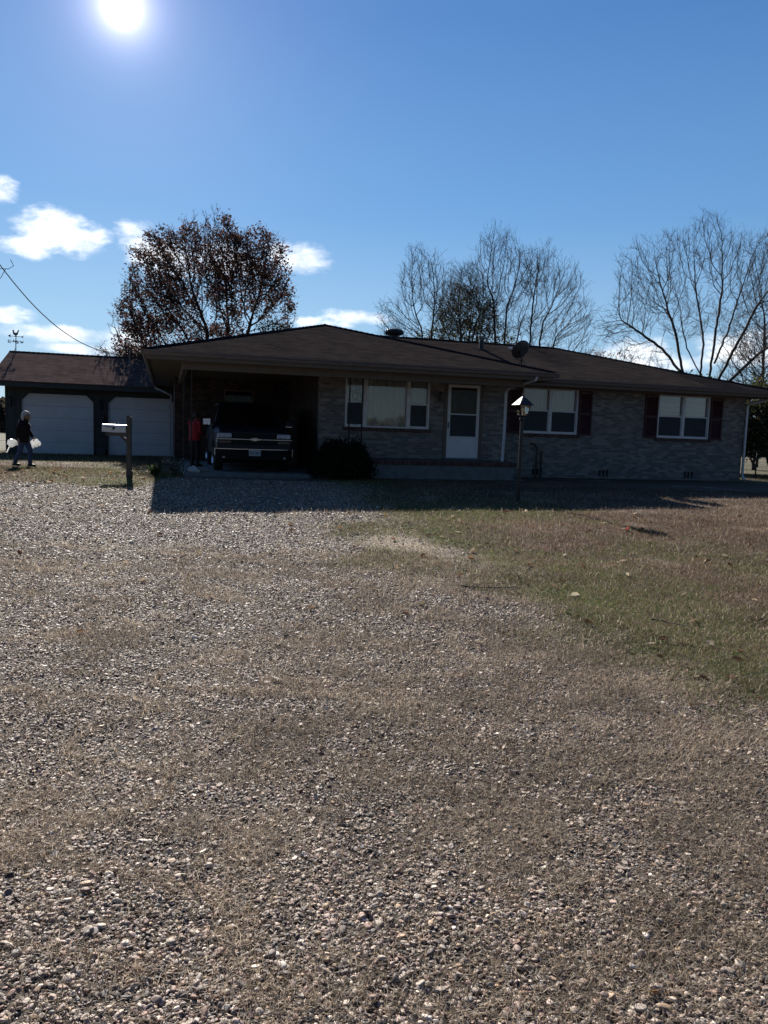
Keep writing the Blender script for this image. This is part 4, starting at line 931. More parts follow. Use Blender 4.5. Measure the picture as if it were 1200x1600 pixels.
# grille, chrome bar and emblem
mb = MB(); mb.box(-.56, .56, .055, .12, .72, .99, .01); g_ = mb.build('grille', M['plastic'], S)
mb = MB()
for z in (.745, .775, .805, .875, .905, .935, .965): mb.box(-.54, .54, .045, .0549, z - .004, z + .004)
mb.build('grille_slats', M['trim_black'], g_)
mb = MB(); mb.box(-.93, .93, .02, .054, .828, .862, .008); mb.box(-.962, -.935, .05, .26, .828, .862, .006); mb.box(.935, .962, .05, .26, .828, .862, .006); mb.build('chrome_bar', M['chrome'], S)
mb = MB(); mb.prism([(-.13, .825), (-.055, .825), (-.047, .806), (.047, .806), (.055, .825), (.13, .825), (.148, .865), (.073, .865), (.065, .884), (-.047, .884), (-.055, .865), (-.112, .865)], .004, .019); mb.build('emblem', M['chrome'], S)
for s_ in (-1, 1):
    def bx(x0, x1): return (x0, x1) if s_ > 0 else (-x1, -x0)
    mb = MB(); a, b = bx(.575, .925); mb.box(a, b, .045, .14, .875, .99, .015); hl = mb.build('headlight', M['lens'], S)
    for x in (.66, .80): mb = MB(); mb.ball((s_ * x, .06, .93), .045, 10, 1, .5, 1); mb.build('reflector', M['chrome'], hl)
    mb = MB(); a, b = bx(.60, .90); mb.box(a, b, .045, .14, .745, .80, .012); mb.build('turn_signal', M['amber'], S)
    mb = MB(); a, b = bx(.60, .80); mb.box(a, b, .012, .05, .36, .41, .01); mb.build('fog_lamp', M['lens'], S)
    # mirrors
    if s_ > 0:
        mb = MB(); mb.box(1.02, 1.24, 1.80, 1.90, 1.19, 1.37, .03); mb.box(.92, 1.04, 1.83, 1.88, 1.21, 1.26, .005); mi = mb.build('mirror', M['car'], S)
        mb = MB(); mb.box(1.04, 1.23, 1.785, 1.80, 1.185, 1.215, .004); mb.build('mirror_trim', M['chrome'], mi)
# bumper
mb = MB()
def bump_ring(z0, z1, d, n=16):
    out = []; 
    for x in np.linspace(-.985, .985, n):
        y = d + .16 * (abs(x) / .985) ** 4; out.append([(x, y, z0), (x, y - .02, z0 + .01), (x, y - .02, z1 - .01), (x, y, z1), (x, y + .12, z1), (x, y + .12, z0)])
    return out
mb.ring_loft(bump_ring(.32, .575, -.02)); bm_ = mb.build('bumper', M['plastic'], S)
mb = MB(); mb.ring_loft(bump_ring(.578, .618, -.035)); mb.box(-1.0, -.97, .1, .42, .42, .615, .01); mb.box(.97, 1.0, .1, .42, .42, .615, .01); mb.build('bumper_chrome', M['chrome'], bm_)
mb = MB(); mb.box(-.15, .15, -.075, -.06, .43, .585, .003); pl = mb.build('license_plate', simple('plate', (.36, .42, .44), .5, .1, 10), S)
mb = MB(); random.seed(5)
x = -.12
for k in range(6):
    w_k = .028; mb.box(x, x + .007, -.079, -.0751, .465, .535); mb.box(x + .02, x + .027, -.079, -.0751, .465 if k % 2 else .495, .535); mb.box(x + .007, x + .02, -.079, -.0751, .527, .535); mb.box(x + .007, x + .02, -.079, -.0751, .495, .503)
    x += .038 if k != 2 else .058
mb.build('plate_marks', simple('plate_ink', (.06, .08, .16), .6, .1, 10), pl)
# wheels
def wheel(x, y, s_):
    t = MB(); t.smooth = True
    xi, xo = (x - s_ * .24, x) 
    t.tube([(xi, y, .37), (xi + s_ * .02, y, .37), (xo - s_ * .02, y, .37), (xo, y, .37)], [.33, .37, .37, .32], 28); w_ = t.build('wheel', M['tyre'], S)
    t = MB(); t.tube([(xo - s_ * .03, y, .37), (xo + s_ * .004, y, .37), (xo + s_ * .006, y, .37)], [.24, .24, .2], 24)
    for k in range(6):
        a = k * math.pi / 3; t.tube([(xo + s_ * .012, y, .37), (xo + s_ * .012, y + .21 * math.cos(a), .37 + .21 * math.sin(a))], .028, 5)
    t.tube([(xo, y, .37), (xo + s_ * .035, y, .37)], .06, 12); t.build('rim', M['chrome'], w_)
for s_ in (-1, 1):
    for y in (.98, 4.25): wheel(s_ * .975, y, s_)
    for y in (.98, 4.25):
        mb = MB(); mb.smooth = True
        for r0, r1 in ((.40, .46),):
            n = 14; vs = []
            for k in range(n + 1):
                a = math.pi * k / n
                for rr in (r0, r1): vs += [(s_ * .982, y + rr * math.cos(a), .37 + rr * math.sin(a)), (s_ * 1.003, y + rr * math.cos(a), .37 + rr * math.sin(a))]
            mb.add(vs, [f for k in range(n) for f in ((4 * k, 4 * k + 1, 4 * k + 5, 4 * k + 4), (4 * k + 1, 4 * k + 3, 4 * k + 7, 4 * k + 5), (4 * k + 2, 4 * k, 4 * k + 4, 4 * k + 6))])
        mb.build('wheel_arch', M['plastic'], S)
mb = MB(); mb.box(-.8, .8, .3, 5.0, .22, .42); mb.build('underbody', M['plastic'], S)
mb = MB(); mb.box(-.93, .93, 5.2, 5.32, .4, .62, .02); mb.build('rear_bumper', M['plastic'], S)
# open front door on the left of the view, hinged at its front edge
DO = empty('open_front_door', (-.985, 1.68, 0), R(-26), S)
mb = MB(); mb.box(-.03, .03, .0, 1.08, .45, 1.17, .02); mb.tube([(0, .12, 1.16), (.08, .62, 1.74), (.08, 1.0, 1.76), (0, 1.06, 1.16)], .028, 6, False); mb.build('door_panel', M['car'], DO)
mb = MB(); mb.add([(.0, .2, 1.17), (.0, 1.03, 1.17), (.075, .98, 1.74), (.075, .66, 1.72)], [(0, 1, 2, 3)]); mb.build('side_window', M['carglass'], DO)
mb = MB(); mb.box(-.30, -.08, .12, .22, 1.19, 1.37, .03); mb.box(-.1, -.02, .15, .2, 1.21, 1.26, .004); mb.build('mirror', M['car'], DO)
mb = MB(); mb.box(-.295, -.085, .108, .119, 1.20, 1.36, .003); mb.build('mirror_face', M['chrome'], DO)

# ------------------------------------------------------------------ people
M['skin'] = simple('skin', (.32, .19, .14), .6, .1, 20)
def skin_body(name, J, E, root, parent, mat_, sub=2):
    me = bpy.data.meshes.new(name); names = list(J); idx = {k: i for i, k in enumerate(names)}
    me.from_pydata([J[k][:3] for k in names], [(idx[a], idx[b]) for a, b in E], []); o = bpy.data.objects.new(name, me); COL.objects.link(o); o.parent = parent
    md = o.modifiers.new('skin', 'SKIN'); md.use_smooth_shade = True
    for i, k in enumerate(names):
        sv = me.skin_vertices[0].data[i]; r_ = J[k][3]; sv.radius = (r_, r_) if not isinstance(r_, tuple) else r_; sv.use_root = (k == root)
    s2 = o.modifiers.new('sub', 'SUBSURF'); s2.levels = s2.render_levels = sub; me.materials.append(mat_); return o
def hand(J, E, wrist, pref, d, side, curl=.6):
    """palm + five finger chains rooted in the palm; d = direction of the hand, side = thumb side"""
    d = Vector(d).normalized(); sd = Vector(side); sd = (sd - d * sd.dot(d)).normalized(); nn = d.cross(sd)
    w = Vector(J[wrist][:3]); c = w + d * .055; J[pref + 'p'] = (*c, .026); E.append((wrist, pref + 'p'))
    for k, (off, ln) in enumerate(((-.03, .06), (-.01, .075), (.01, .08), (.03, .07))):
        a = c + d * .035 + sd * off; b = a + (d * math.cos(curl) + nn * math.sin(curl)) * ln * .5; e = b + (d * math.cos(2 * curl) + nn * math.sin(2 * curl)) * ln * .45
        J[pref + 'a%d' % k] = (*a, .010); J[pref + 'b%d' % k] = (*b, .009); J[pref + 'c%d' % k] = (*e, .007)
        E += [(pref + 'p', pref + 'a%d' % k), (pref + 'a%d' % k, pref + 'b%d' % k), (pref + 'b%d' % k, pref + 'c%d' % k)]
    a = c + sd * .035 - d * .01; b = a + sd * .02 + d * .03; J[pref + 't0'] = (*a, .011); J[pref + 't1'] = (*b, .009); E += [(pref + 'p', pref + 't0'), (pref + 't0', pref + 't1')]
def human(label, loc, rz, sc, P, cloth, mats):
    """P: joint positions in metres for a 1.65 m figure facing -y"""
    root = empty('person', loc, rz); root.scale = (sc, sc, sc); tag(root, label, 'person')
    rad = dict(pelvis=.10, waist=.09, chest=.11, neck=.045, jaw=.06, skull=.085, crown=.06, shl=.05, shr=.05, ell=.036, elr=.036, wrl=.025, wrr=.025, hipl=.075, hipr=.075, knl=.05, knr=.05, anl=.035, anr=.035, tol=.03, tor=.03)
    J = {k: (*P[k], rad[k]) for k in rad}
    J['nose'] = (*(Vector(P['jaw']) * .4 + Vector(P['skull']) * .6 + Vector(P['face']) * .10), .014)
    E = [('pelvis', 'waist'), ('waist', 'chest'), ('chest', 'neck'), ('neck', 'jaw'), ('jaw', 'skull'), ('skull', 'crown'), ('skull', 'nose'), ('chest', 'shl'), ('chest', 'shr'), ('shl', 'ell'), ('ell', 'wrl'), ('shr', 'elr'), ('elr', 'wrr'),
         ('pelvis', 'hipl'), ('pelvis', 'hipr'), ('hipl', 'knl'), ('knl', 'anl'), ('anl', 'tol'), ('hipr', 'knr'), ('knr', 'anr'), ('anr', 'tor')]
    for s_ in 'lr': hand(J, E, 'wr' + s_, 'h' + s_, Vector(P['wr' + s_]) - Vector(P['el' + s_]), P['face'])
    skin_body('body', J, E, 'pelvis', root, M['skin'])
    v = {k: Vector(x) for k, x in P.items()}
    f = v['face']
    for s_ in (-1, 1): mb = MB(); mb.ball(v['skull'] * .75 + v['jaw'] * .25 + f * .105 + f.cross(Vector((0, 0, 1))) * .03 * s_, .009, 6); mb.build('eye', M['black'], root)
    # coat or shirt
    mb = MB(); mb.smooth = True; hem = cloth['hem']; c0 = v['pelvis'] - Vector((0, 0, hem))
    ax = (v['shr'] - v['shl']).normalized(); side = ax
    mb.tube([c0, c0 + Vector((0, 0, .02)), v['pelvis'], v['waist'], v['chest'] * .6 + v['waist'] * .4, v['chest'], v['chest'] * .55 + v['neck'] * .45, v['neck'] + Vector((0, 0, -.01)), v['neck'] + Vector((0, 0, .03))], [cloth['w'] * .97, cloth['w'], cloth['w'] * .98, cloth['w'] * .9, cloth['w'] * .98, cloth['w'] * 1.02, .155, .075, .06], 18, True, 1.0, .68, up=side)
    for s_ in 'lr':
        sh, el_, wr = v['sh' + s_], v['el' + s_], v['wr' + s_]
        mb.tube([v['chest'] * .5 + sh * .5 + Vector((0, 0, .03)), sh + Vector((0, 0, .012)), sh * .5 + el_ * .5, el_, el_ * .4 + wr * .6, wr, wr + (wr - el_) * .02], [.06, .078, .066, .058, .05, .044, .03], 12)
    mb.build(cloth['top'], mats[0], root)
    mb = MB(); mb.smooth = True
    for s_ in 'lr':
        hp, kn, an = v['hip' + s_], v['kn' + s_], v['an' + s_]
        mb.tube([v['pelvis'] * .4 + hp * .6 + Vector((0, 0, .08)), hp, hp * .5 + kn * .5, kn, kn * .4 + an * .6, an, an + (an - kn) * .03], [.115, .108, .09, .07, .062, .060, .05], 14)
    mb.tube([v['pelvis'] + Vector((0, 0, .1)), v['pelvis'] - Vector((0, 0, .08))], [.12, .14], 14, True, 1.15, .75, up=side)
    mb.build('trousers', mats[1], root)
    for s_ in 'lr':
        mb = MB(); mb.smooth = True; an, to = v['an' + s_], v['to' + s_]; d = (to - an); d.z = 0; d.normalize()
        b0 = Vector((an.x, an.y, max(0, an.z - .09)))
        mb.tube([b0 - d * .07 + Vector((0, 0, .035)), b0 - d * .05 + Vector((0, 0, .045)), b0 + d * .04 + Vector((0, 0, .05)), b0 + d * .13 + Vector((0, 0, .035)), b0 + d * .19 + Vector((0, 0, .025))], [.025, .045, .048, .042, .02], 12, True, 1, .95)
        mb.build('shoe', mats[2], root)
    mb = MB(); mb.smooth = True; sk = v['skull']
    mb.ball(sk + Vector((0, 0, .025)) - f * .018, .108, 14, 1, 1.05, 1.02)
    if cloth.get('long'):
        for a in np.linspace(-1.9, 1.9, 13):
            dd = Matrix.Rotation(a, 3, 'Z') @ (-f); q = sk - f * .005
            mb.tube([q + dd * .085 + Vector((0, 0, .06)), q + dd * .108 + Vector((0, 0, -.02)), q + dd * .105 + Vector((0, 0, -.12)), q + dd * .085 + Vector((0, 0, -.19))], [.03, .034, .03, .012], 7)
    mb.build('hair', mats[3], root)
    # face shows in front of the hair
    mb = MB(); mb.smooth = True; mb.ball(sk * .72 + v['jaw'] * .28 + f * .038, .078, 12, .92, .92, 1.22); mb.build('face', M['skin'], root)
    mb = MB(); q = sk * .45 + v['jaw'] * .55 + f * .112; mb.tube([q - ax * .022, q + Vector((0, 0, -.004)) + f * .004, q + ax * .022], .005, 6); mb.build('mouth', simple('lips', (.22, .08, .07), .5), root)
    return root
M['coat'] = simple('brown_coat', (.022, .016, .018), .95, .3, 12, spec=.15)
M['jeans'] = simple('blue_jeans', (.05, .075, .17), .9, .25, 25)
M['shoe'] = simple('dark_shoe', (.02, .02, .025), .6)
M['hair_grey'] = simple('grey_hair', (.46, .42, .40), .7, .25, 30)
M['red'] = simple('red_jacket', (.30, .012, .022), .85, .2, 10)
M['navy'] = simple('black_trousers', (.012, .012, .015), .9)
M['hair_dark'] = simple('dark_hair', (.03, .022, .02), .7, .3, 30)
# walking woman, seen three-quarter, heading right
P1 = dict(pelvis=(0, 0, .90), waist=(0, 0, 1.04), chest=(.03, 0, 1.26), neck=(.06, 0, 1.42), jaw=(.09, 0, 1.47), skull=(.085, 0, 1.55), crown=(.08, 0, 1.60), face=(.80, -.60, 0),
          shl=(-.02, .17, 1.34), shr=(.04, -.17, 1.34), ell=(.02, .25, 1.08), elr=(-.06, -.24, 1.08), wrl=(.17, .20, .90), wrr=(-.02, -.24, .86),
          hipl=(0, .09, .86), hipr=(0, -.09, .86), knl=(.15, .09, .50), knr=(-.06, -.09, .48), anl=(.14, .09, .10), anr=(-.24, -.09, .12), tol=(.28, .09, .03), tor=(-.13, -.09, .03))
px_, py_ = -10.12, 21.5
per1 = human('person with grey hair in a dark coat and jeans walking with white bags', (px_, py_, on(px_, py_) + .0), R(-6), .93, P1, dict(hem=.15, w=.245, top='coat', long=True), (M['coat'], M['jeans'], M['shoe'], M['hair_grey']))
def bag(name, c, sx, sy, sz, lab, tail=False, seed=1):
    r_ = np.random.default_rng(seed); mb = MB(); mb.smooth = False; n = 11; rings = []
    for i in range(8):
        t = i / 7; w_ = math.sin(math.pi * min(1, t * .85 + .12)) ** .6
        rings.append([(c[0] + (t - .5) * sx, c[1] + math.sin(a) * sy * w_ * (1 + r_.normal(0, .15)), c[2] + math.cos(a) * sz * w_ * (1 + r_.normal(0, .22)) + r_.normal(0, .01)) for a in [2 * math.pi * k / n for k in range(n)]])
    mb.ring_loft(rings)
    if tail: mb.tube([(c[0] - sx * .3, c[1], c[2] - sz * .7), (c[0] - sx * .42, c[1], c[2] - sz * 1.6), (c[0] - sx * .62, c[1], c[2] - sz * 2.7)], .012, 5, True, .5, 1.5)
    o = mb.build(name, M['bagwhite']); tag(o, lab, 'bag', 'white bags the walking person carries'); return o
M['bagwhite'] = NT('white_plastic_bag').m; 
_t = M['bagwhite'].node_tree; _b = _t.nodes.new('ShaderNodeBsdfPrincipled'); _b.inputs['Base Color'].default_value = (.85, .86, .85, 1); _b.inputs['Roughness'].default_value = .4
_nz = _t.nodes.new('ShaderNodeTexNoise'); _nz.inputs['Scale'].default_value = 14; _bp = _t.nodes.new('ShaderNodeBump'); _bp.inputs['Strength'].default_value = .5; _t.links.new(_nz.outputs[0], _bp.inputs['Height']); _t.links.new(_bp.outputs[0], _b.inputs['Normal'])
_tr = _t.nodes.new('ShaderNodeBsdfTranslucent'); _tr.inputs[0].default_value = (.85, .86, .85, 1); _mx = _t.nodes.new('ShaderNodeMixShader'); _mx.inputs[0].default_value = .5
_t.links.new(_b.outputs[0], _mx.inputs[1]); _t.links.new(_tr.outputs[0], _mx.inputs[2]); _t.links.new(_mx.outputs[0], [n for n in _t.nodes if n.type == 'OUTPUT_MATERIAL'][0].inputs[0])
gb = on(px_, py_)
bag('plastic_bag', (px_ - .24, py_ - .12, gb + .66), .30, .07, .10, 'crumpled white bag trailing behind the walking person in the dark coat', True, 4)
o = bag('paper_bag', (px_ + .24, py_ + .2, gb + .66), .30, .05, .11, 'white bag in front of the walking person in the dark coat', False, 9)
# person in red beside the truck, turned to the open door
P2 = dict(pelvis=(0, 0, .90), waist=(0, 0, 1.04), chest=(.02, 0, 1.28), neck=(.05, 0, 1.46), jaw=(.08, 0, 1.50), skull=(.08, 0, 1.575), crown=(.08, 0, 1.62), face=(.92, -.38, 0),
          shl=(0, .19, 1.38), shr=(.02, -.19, 1.38), ell=(.06, .24, 1.12), elr=(-.02, -.25, 1.10), wrl=(.26, .16, 1.08), wrr=(.20, -.20, 1.02),
          hipl=(0, .09, .86), hipr=(0, -.09, .86), knl=(.02, .10, .48), knr=(.04, -.10, .48), anl=(-.02, .10, .10), anr=(.02, -.10, .10), tol=(.1, .12, .03), tor=(.14, -.12, .03))
q = W(1.35, 3.3, .0)
human('person in red jacket and black trousers standing at the open SUV door', (q.x, q.y, 0.0), TH + R(42), .90, P2, dict(hem=.08, w=.225, top='jacket'), (M['red'], M['navy'], M['shoe'], M['hair_dark']))

# ------------------------------------------------------------------ trees
def grow(seeds, crown, n_attr, step, infl, kill, seed, up=.04, iters=260):
    """space colonisation: seeds = list of polylines (trunks); crown = list of ellipsoids (cx,cy,cz,rx,ry,rz,weight)"""
    r_ = np.random.default_rng(seed); A = []
    n_attr = int(n_attr * 2.1); kill *= .72; step *= .92
    wts = np.array([c[6] * c[3] * c[4] * c[5] for c in crown]); wts /= wts.sum()
    for c, w_ in zip(crown, wts):
        n = int(n_attr * w_) + 1; d = r_.normal(0, 1, (n, 3)); d /= np.linalg.norm(d, axis=1)[:, None]; rr = r_.random(n) ** (1 / 2.6)
        A.append(np.array(c[:3]) + d * rr[:, None] * np.array(c[3:6]))
    n_attr = 0; A = np.concatenate(A); nodes = []; par = []
    for pl in seeds:
        prev = -1 if len(pl[0]) == 3 else int(pl[0][3])
        for k in range(len(pl)):
            p = np.array(pl[k][:3], float)
            if k > 0:
                q = np.array(pl[k - 1][:3], float); m = max(1, int(np.linalg.norm(p - q) / step))
                for j in range(1, m + 1):
                    nodes.append(q + (p - q) * j / m + r_.normal(0, step * .06, 3)); par.append(prev); prev = len(nodes) - 1
            elif prev < 0: nodes.append(p); par.append(-1); prev = 0 if not len(nodes) > 1 else len(nodes) - 1
    N = np.array(nodes); P = list(par)
    dist = np.full(len(A), 1e9); near = np.zeros(len(A), int)
    def upd(i0, N, A, dist, near):
        new = N[i0:]; 
        for s0 in range(0, len(new), 400):
            d = np.linalg.norm(A[:, None] - new[None, s0:s0 + 400], axis=2); j = d.argmin(1); m = d[np.arange(len(A)), j]
            b = m < dist; dist[b] = m[b]; near[b] = j[b] + i0 + s0
    upd(0, N, A, dist, near)
    for it in range(iters):
        act = dist < infl
        if not act.any(): break
        D = np.zeros_like(N); v = A[act] - N[near[act]]; v /= np.linalg.norm(v, axis=1)[:, None] + 1e-9
        np.add.at(D, near[act], v); ids = np.unique(near[act]); d = D[ids]; d /= np.linalg.norm(d, axis=1)[:, None] + 1e-9
        d += r_.normal(0, .13, d.shape); d[:, 2] += up; o_ = N[ids] - np.array([0, 0, 1.2]); d += .55 * o_ / (np.linalg.norm(o_, axis=1)[:, None] + 1e-9); pd_ = N[ids] - N[np.maximum(np.array(P)[ids], 0)]; d += .35 * pd_ / (np.linalg.norm(pd_, axis=1)[:, None] + 1e-6); d /= np.linalg.norm(d, axis=1)[:, None]
        new = N[ids] + d * step
        ok = np.array([np.min(np.sum((N - q) ** 2, 1)) > (.5 * step) ** 2 for q in new])
        if not ok.all():
            bad = np.isin(near, ids[~ok]) & act; A = A[~bad]; dist = dist[~bad]; near = near[~bad]; ids = ids[ok]; new = new[ok]
            if len(ids) == 0: continue
        i0 = len(N); N = np.concatenate([N, new]); P += list(ids); upd(i0, N, A, dist, near)
        k = dist > kill; A = A[k]; dist = dist[k]; near = near[k]
        if len(A) == 0 or len(N) > 14000: break
    return N, np.array(P)
def tree_mesh(N, P, r_tip, expo, r_max=1, twigs=2, twig_len=.5, seed=1, split=.04):
    r_ = np.random.default_rng(seed); n = len(N); w_ = np.zeros(n); ch = [[] for _ in range(n)]
    for i in range(n):
        if P[i] >= 0: ch[P[i]].append(i)
    order = sorted(range(n), key=lambda i: 0); rad = np.zeros(n)
    # parents always precede children
    for i in range(n - 1, -1, -1):
        rad[i] = r_tip if not ch[i] else sum(rad[c] ** expo for c in ch[i]) ** (1 / expo)
    rad = np.minimum(rad, r_max)
    thick = MB(); thin = MB(); thick.smooth = thin.smooth = True
    starts = [(i, -1) for i in range(n) if P[i] < 0]; tips = []
    stack = list(starts)
    while stack:
        i, p = stack.pop(); line = [N[p], N[i]] if p >= 0 else [N[i]]; rr = [min(rad[p], rad[i] * 1.15), rad[i]] if p >= 0 else [rad[i]]
        cur = i
        while ch[cur]:
            cs_ = sorted(ch[cur], key=lambda c: -rad[c])
            for c in cs_[1:]: stack.append((c, cur))
            cur = cs_[0]; line.append(N[cur]); rr.append(rad[cur])
        tips.append(cur)
        if len(line) < 2: continue
        k = next((k for k, r0 in enumerate(rr) if r0 < split), len(rr))
        if k >= 2: thick.tube(line[:k + 1], rr[:k + 1], 8 if rr[0] > .08 else 6, False)
        if k < len(rr) - 1: s0 = max(0, k - 0 if k < 2 else k); s0 = 0 if k < 2 else k; thin.tube(line[s0:], rr[s0:], 4 if rr[s0] > .015 else 3, False)
    small = [i for i in range(n) if rad[i] < r_tip * 2.6]
    for i in small:
        d0 = N[i] - N[P[i]] if P[i] >= 0 else np.array([0, 0, 1.]); d0 = d0 / (np.linalg.norm(d0) + 1e-9)
        for _ in range(r_.poisson(twigs)):
            d = d0 + r_.normal(0, .45, 3) + np.array([0, 0, .3]); d /= np.linalg.norm(d); L = twig_len * r_.uniform(.6, 1.4)
            m = N[i] + d * L * .5; e = m + (d + r_.normal(0, .22, 3) + np.array([0, 0, .12])) * L * .45
            thin.tube([N[i], m, e], [r_tip * .75, r_tip * .6, r_tip * .35], 3, False)
            for q in (m, m * .4 + e * .6):
                d2 = d + r_.normal(0, .5, 3) + np.array([0, 0, .2]); d2 /= np.linalg.norm(d2)
                thin.tube([q, q + d2 * L * .45], [r_tip * .5, r_tip * .3], 3, False)
    return thick, thin, [N[i] for i in small]
def leaf_cloud(name, pts, per, spread, size, pal, parent, seed, droop=0):
    r_ = np.random.default_rng(seed); pts = np.array(pts); n = len(pts) * per
    c = np.repeat(pts, per, 0) + r_.normal(0, spread, (n, 3)); s_ = r_.uniform(.6, 1.25, n) * size
    T = np.array([(-1, 0, 0), (0, .55, .1), (1, 0, 0), (0, -.55, .1)]); Rm = rotm(r_.uniform(0, 6.28, n), r_.normal(0, .9, n), r_.normal(0, .9, n))
    V = np.einsum('nij,nvj->nvi', Rm, T[None] * s_[:, None, None]) + c[:, None]
    F = (np.arange(n) * 4)[:, None] + np.arange(4)[None]
    pal = np.array(pal); clump = np.repeat(r_.integers(0, len(pal), len(pts)), per); own = r_.integers(0, len(pal), n); k = np.where(r_.random(n) < .5, clump, own)
    return np_mesh(name, V.reshape(-1, 3), F, 4, M['leaf'], np.repeat(pal[k] * r_.uniform(.7, 1.3, (n, 1)), 4, 0), parent=parent)
def tree(kind, label, x, y, seeds, crown, n_attr, step, infl, kill, seed, r_tip=.012, expo=2.3, r_max=.25, twigs=1.5, twig_len=.5, leaves_=None, group=None, mat_='bark', split=.05):
    T = empty(kind, (x, y, on(x, y) if abs(y) < 24 else -.15)); tag(T, label, 'tree', group)
    N, P = grow(seeds, crown, n_attr, step, infl, kill, seed)
    tk, tn, tips = tree_mesh(N, P, r_tip, expo, r_max, twigs, twig_len, seed, split)
    if tk.v: tk.build('trunk', M[mat_], T)
    if tn.v: tn.build('branches', M[mat_], T)
    if leaves_:
        r_ = np.random.default_rng(seed + 5); cl_ = leaves_.get('clump', 0); tp = [p for p in tips if r_.random() < leaves_.get('frac', 1) and p[2] > leaves_.get('zmin', 0) and float(fbm(p[0] * .9 + 50, p[2] * .9 + p[1] * .8 + 50, seed, 3)) > cl_]
        leaf_cloud('crown', tp, leaves_['per'], leaves_['spread'], leaves_['size'], leaves_['pal'], T, seed)
    print(kind, len(N), len(tips)); return T
RUST = [(.12, .06, .058), (.085, .05, .05), (.15, .075, .06), (.07, .045, .045), (.10, .075, .055), (.18, .085, .06), (.075, .06, .045)]
OLIVE = [(.07, .08, .03), (.10, .10, .04), (.05, .06, .025), (.12, .11, .05), (.08, .07, .035)]
DKGR = [(.035, .045, .02), (.05, .06, .025), (.025, .032, .015), (.07, .075, .035)]
# broad oak holding purple brown leaves
sd = [[(0, 0, -.3), (0, 0, 1.2), (-.3, 0, 2.4), (-1.2, 0, 4.2)], [(.2, .1, -.2), (.3, .1, 1.5), (.2, 0, 4.5), (.1, 0, 6)], [(-.1, -.1, 0), (-.2, -.2, 2), (-.6, .2, 5)], [(.4, 0, 0), (.9, 0, 2.4), (1.8, .2, 5.0), (2.2, .2, 6.5)], [(.3, .2, 0), (.6, .4, 3), (1.0, .5, 6.2)], [(0, .2, 0), (-.8, .4, 2.2), (-2.4, .4, 4.2)]]
tree('oak_tree', 'broad oak holding purple brown leaves behind the carport roof', -9.0, 38, sd,
     [(-1.6, 0, 8.3, 2.0, 1.6, 2.4, 1), (.3, 0, 9.1, 1.8, 1.7, 2.3, 1), (2.4, 0, 8.5, 1.7, 1.5, 2.3, .8), (-3.0, 0, 5.6, 1.5, 1.4, 2.2, 1.1), (.3, 0, 6.0, 1.7, 1.5, 2.5, .6), (3.3, 0, 7.0, 1.0, 1.2, 1.9, .7), (-2.6, 0, 7.2, 1.6, 1.4, 1.5, 1)],
     2300, .26, 2.2, .42, 21, r_tip=.011, expo=2.35, r_max=.17, twigs=1.3, twig_len=.4, leaves_=dict(per=26, spread=.16, size=.072, pal=RUST, frac=.92, zmin=3.4, clump=.40), split=.04)
tree('small_leafy_tree', 'low half bare tree with small brown leaves left of the oak behind the garage', -12.9, 36.5, [[(0, 0, -.2), (.1, 0, 2), (.0, 0, 3.2)], [(.2, 0, 0), (.6, 0, 2.6), (1.0, 0, 3.6)]], [(0, 0, 3.9, 1.2, 1.2, 1.0, 1), (1.2, 0, 3.8, .8, 1, .9, .8)], 360, .2, 1.6, .3, 5, r_tip=.009, twigs=1.5, twig_len=.3, leaves_=dict(per=5, spread=.14, size=.055, pal=RUST + OLIVE, frac=.5), split=.03)
tree('small_green_tree', 'small olive leaved treetop just right of the oak above the carport roof', -5.4, 36, [[(0, 0, -.2), (.1, 0, 3), (0, 0, 4.2)]], [(0, 0, 5.3, .9, .9, .9, 1)], 240, .2, 1.6, .3, 6, r_tip=.009, twigs=1.3, twig_len=.3, leaves_=dict(per=7, spread=.15, size=.07, pal=OLIVE, frac=.7), split=.03)
